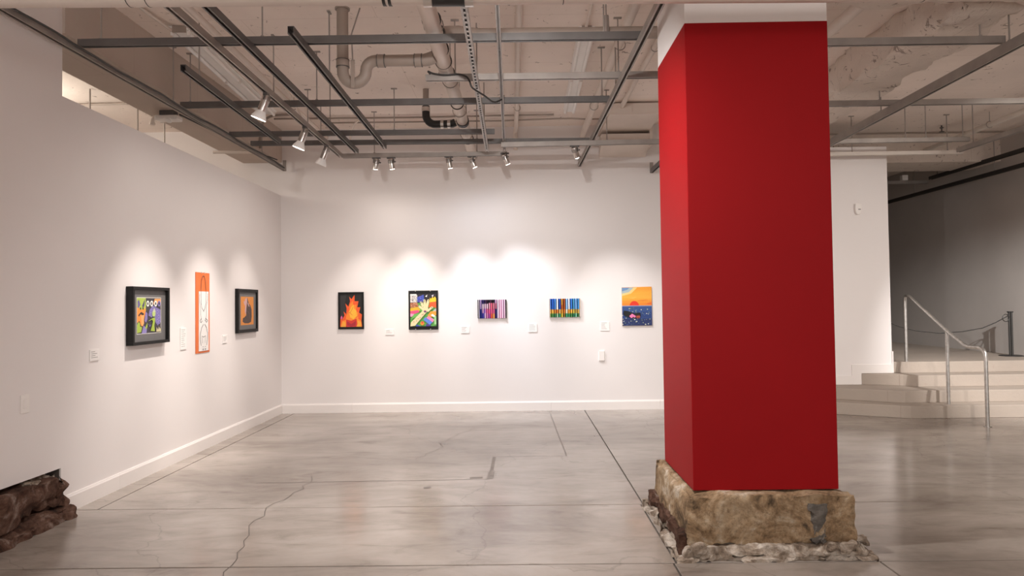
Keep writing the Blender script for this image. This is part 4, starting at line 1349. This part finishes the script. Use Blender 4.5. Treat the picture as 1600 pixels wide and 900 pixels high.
a.poly([(0.5, 0.66), (0.9, 0.68), (0.7, 0.64)], '#e8822a').poly([(0.78, 0.56), (1, 0.62), (1, 0.55)], '#ea6f2c').poly([(0.2, 0.72), (0.5, 0.75), (0.4, 0.71)], '#f8be58')
a.disc(0.41, 0.52, 0.155, '#e4361f', 0.125, 20, 0, 180)
a.rect(0, 0, 1, 0.52, '#32508a').rect(0, 0, 1, 0.36, '#26407c').rect(0, 0, 1, 0.18, '#1e2f62')
a.rect(0, 0.505, 1, 0.525, '#8e9bc0')
for k in range(90):
    u, v = rnd.uniform(0.01, 0.98), rnd.uniform(0.01, 0.48)
    a.disc(u, v, rnd.uniform(0.008, 0.02), rnd.choice(['#cfd7b4', '#7d9a7a', '#5f86b0', '#e4e6d8', '#5d7f5a', '#3f5f9a', '#41608a']), n=7)
a.poly([(0.03, 0.3), (0.05, 0.4), (0.2, 0.38), (0.4, 0.32), (0.6, 0.34), (0.62, 0.28), (0.56, 0.2), (0.3, 0.2), (0.12, 0.24)], '#0e0e12')
for (u, v) in ((0.28, 0.25), (0.33, 0.28), (0.37, 0.26), (0.31, 0.23), (0.41, 0.24)):
    a.disc(u, v, 0.04, '#f07fb4', n=9)
for u in (0.48, 0.52, 0.56):
    a.rect(u, 0.19, u + 0.012, 0.27, '#e6694a')
a.rect(0.46, 0.225, 0.6, 0.237, '#e6694a')
a.build('painting', t)


# small white labels
def placard(wall, u, z, w_, h_, label, lines, dep=0.008):
    t = wall_root('wall_label', label, 'wall label', wall, u, z, 'white exhibit labels')
    obj('card', MB().box(-w_ / 2, w_ / 2, -h_ / 2, h_ / 2, 0.001, dep), 'card', t, bevel=0.001)
    m = MB()
    rr = random.Random(int(u * 100) + 999)
    for k in range(lines):
        y_ = h_ / 2 - 0.018 - k * (h_ - 0.03) / max(lines, 1)
        m.box(-w_ / 2 + 0.012, -w_ / 2 + 0.012 + (w_ - 0.028) * rr.uniform(0.45, 1.0), y_ - 0.002, y_ + 0.002, dep, dep + 0.0004)
    obj('text_lines', m, 'ink', t)
    return t


placard('left', 5.24, 1.14, 0.115, 0.09, 'white exhibit label left of the large framed print', 4)
placard('left', 6.636, 1.196, 0.115, 0.215, 'tall white exhibit label left of the orange panel', 9)
placard('left', 7.578, 1.142, 0.12, 0.09, 'white exhibit label between orange panel and small framed print', 4)
placard('back', -1.823, 1.128, 0.125, 0.08, 'white exhibit label right of the flame painting', 3)
placard('back', -0.755, 1.149, 0.125, 0.10, 'white exhibit label between the collage and pink pleated artwork', 5)
placard('back', 0.198, 1.162, 0.125, 0.12, 'white exhibit label left of the blue pleated artwork', 5)
placard('back', 1.215, 1.171, 0.128, 0.13, 'white exhibit label left of the sunset canvas', 6)
t = wall_root('wall_label', 'small blank upright card low under the sunset canvas label', 'wall label', 'back', 1.161, 0.757, 'white exhibit labels')
obj('card', MB().box(-0.039, 0.039, -0.07, 0.07, 0.001, 0.02), 'plastic', t, bevel=0.004)

t = wall_root('light_switch', 'white light switch plate on the near left wall', 'switch', 'left', 4.50, 0.866)
obj('plate', MB().box(-0.038, 0.038, -0.062, 0.062, 0.001, 0.007), 'plastic', t, bevel=0.002)
obj('rocker', MB().box(-0.016, 0.016, -0.032, 0.032, 0.007, 0.011), 'plastic', t, bevel=0.001)

t = wall_root('motion_sensor', 'white motion sensor on the white wall end by the stairs', 'sensor', 'back', 4.79, 2.772)
obj('body', MB().prism([(-0.04, 0.075), (0.04, 0.075), (0.044, 0.0), (0.036, -0.05), (0.018, -0.078), (-0.018, -0.078), (-0.036, -0.05), (-0.044, 0.0)], 0.001, 0.045, 'z'), 'plastic', t, bevel=0.006)
obj('sensor_window', MB().box(-0.004, 0.03, -0.012, 0.0, 0.044, 0.047), 'darkgrey', t)
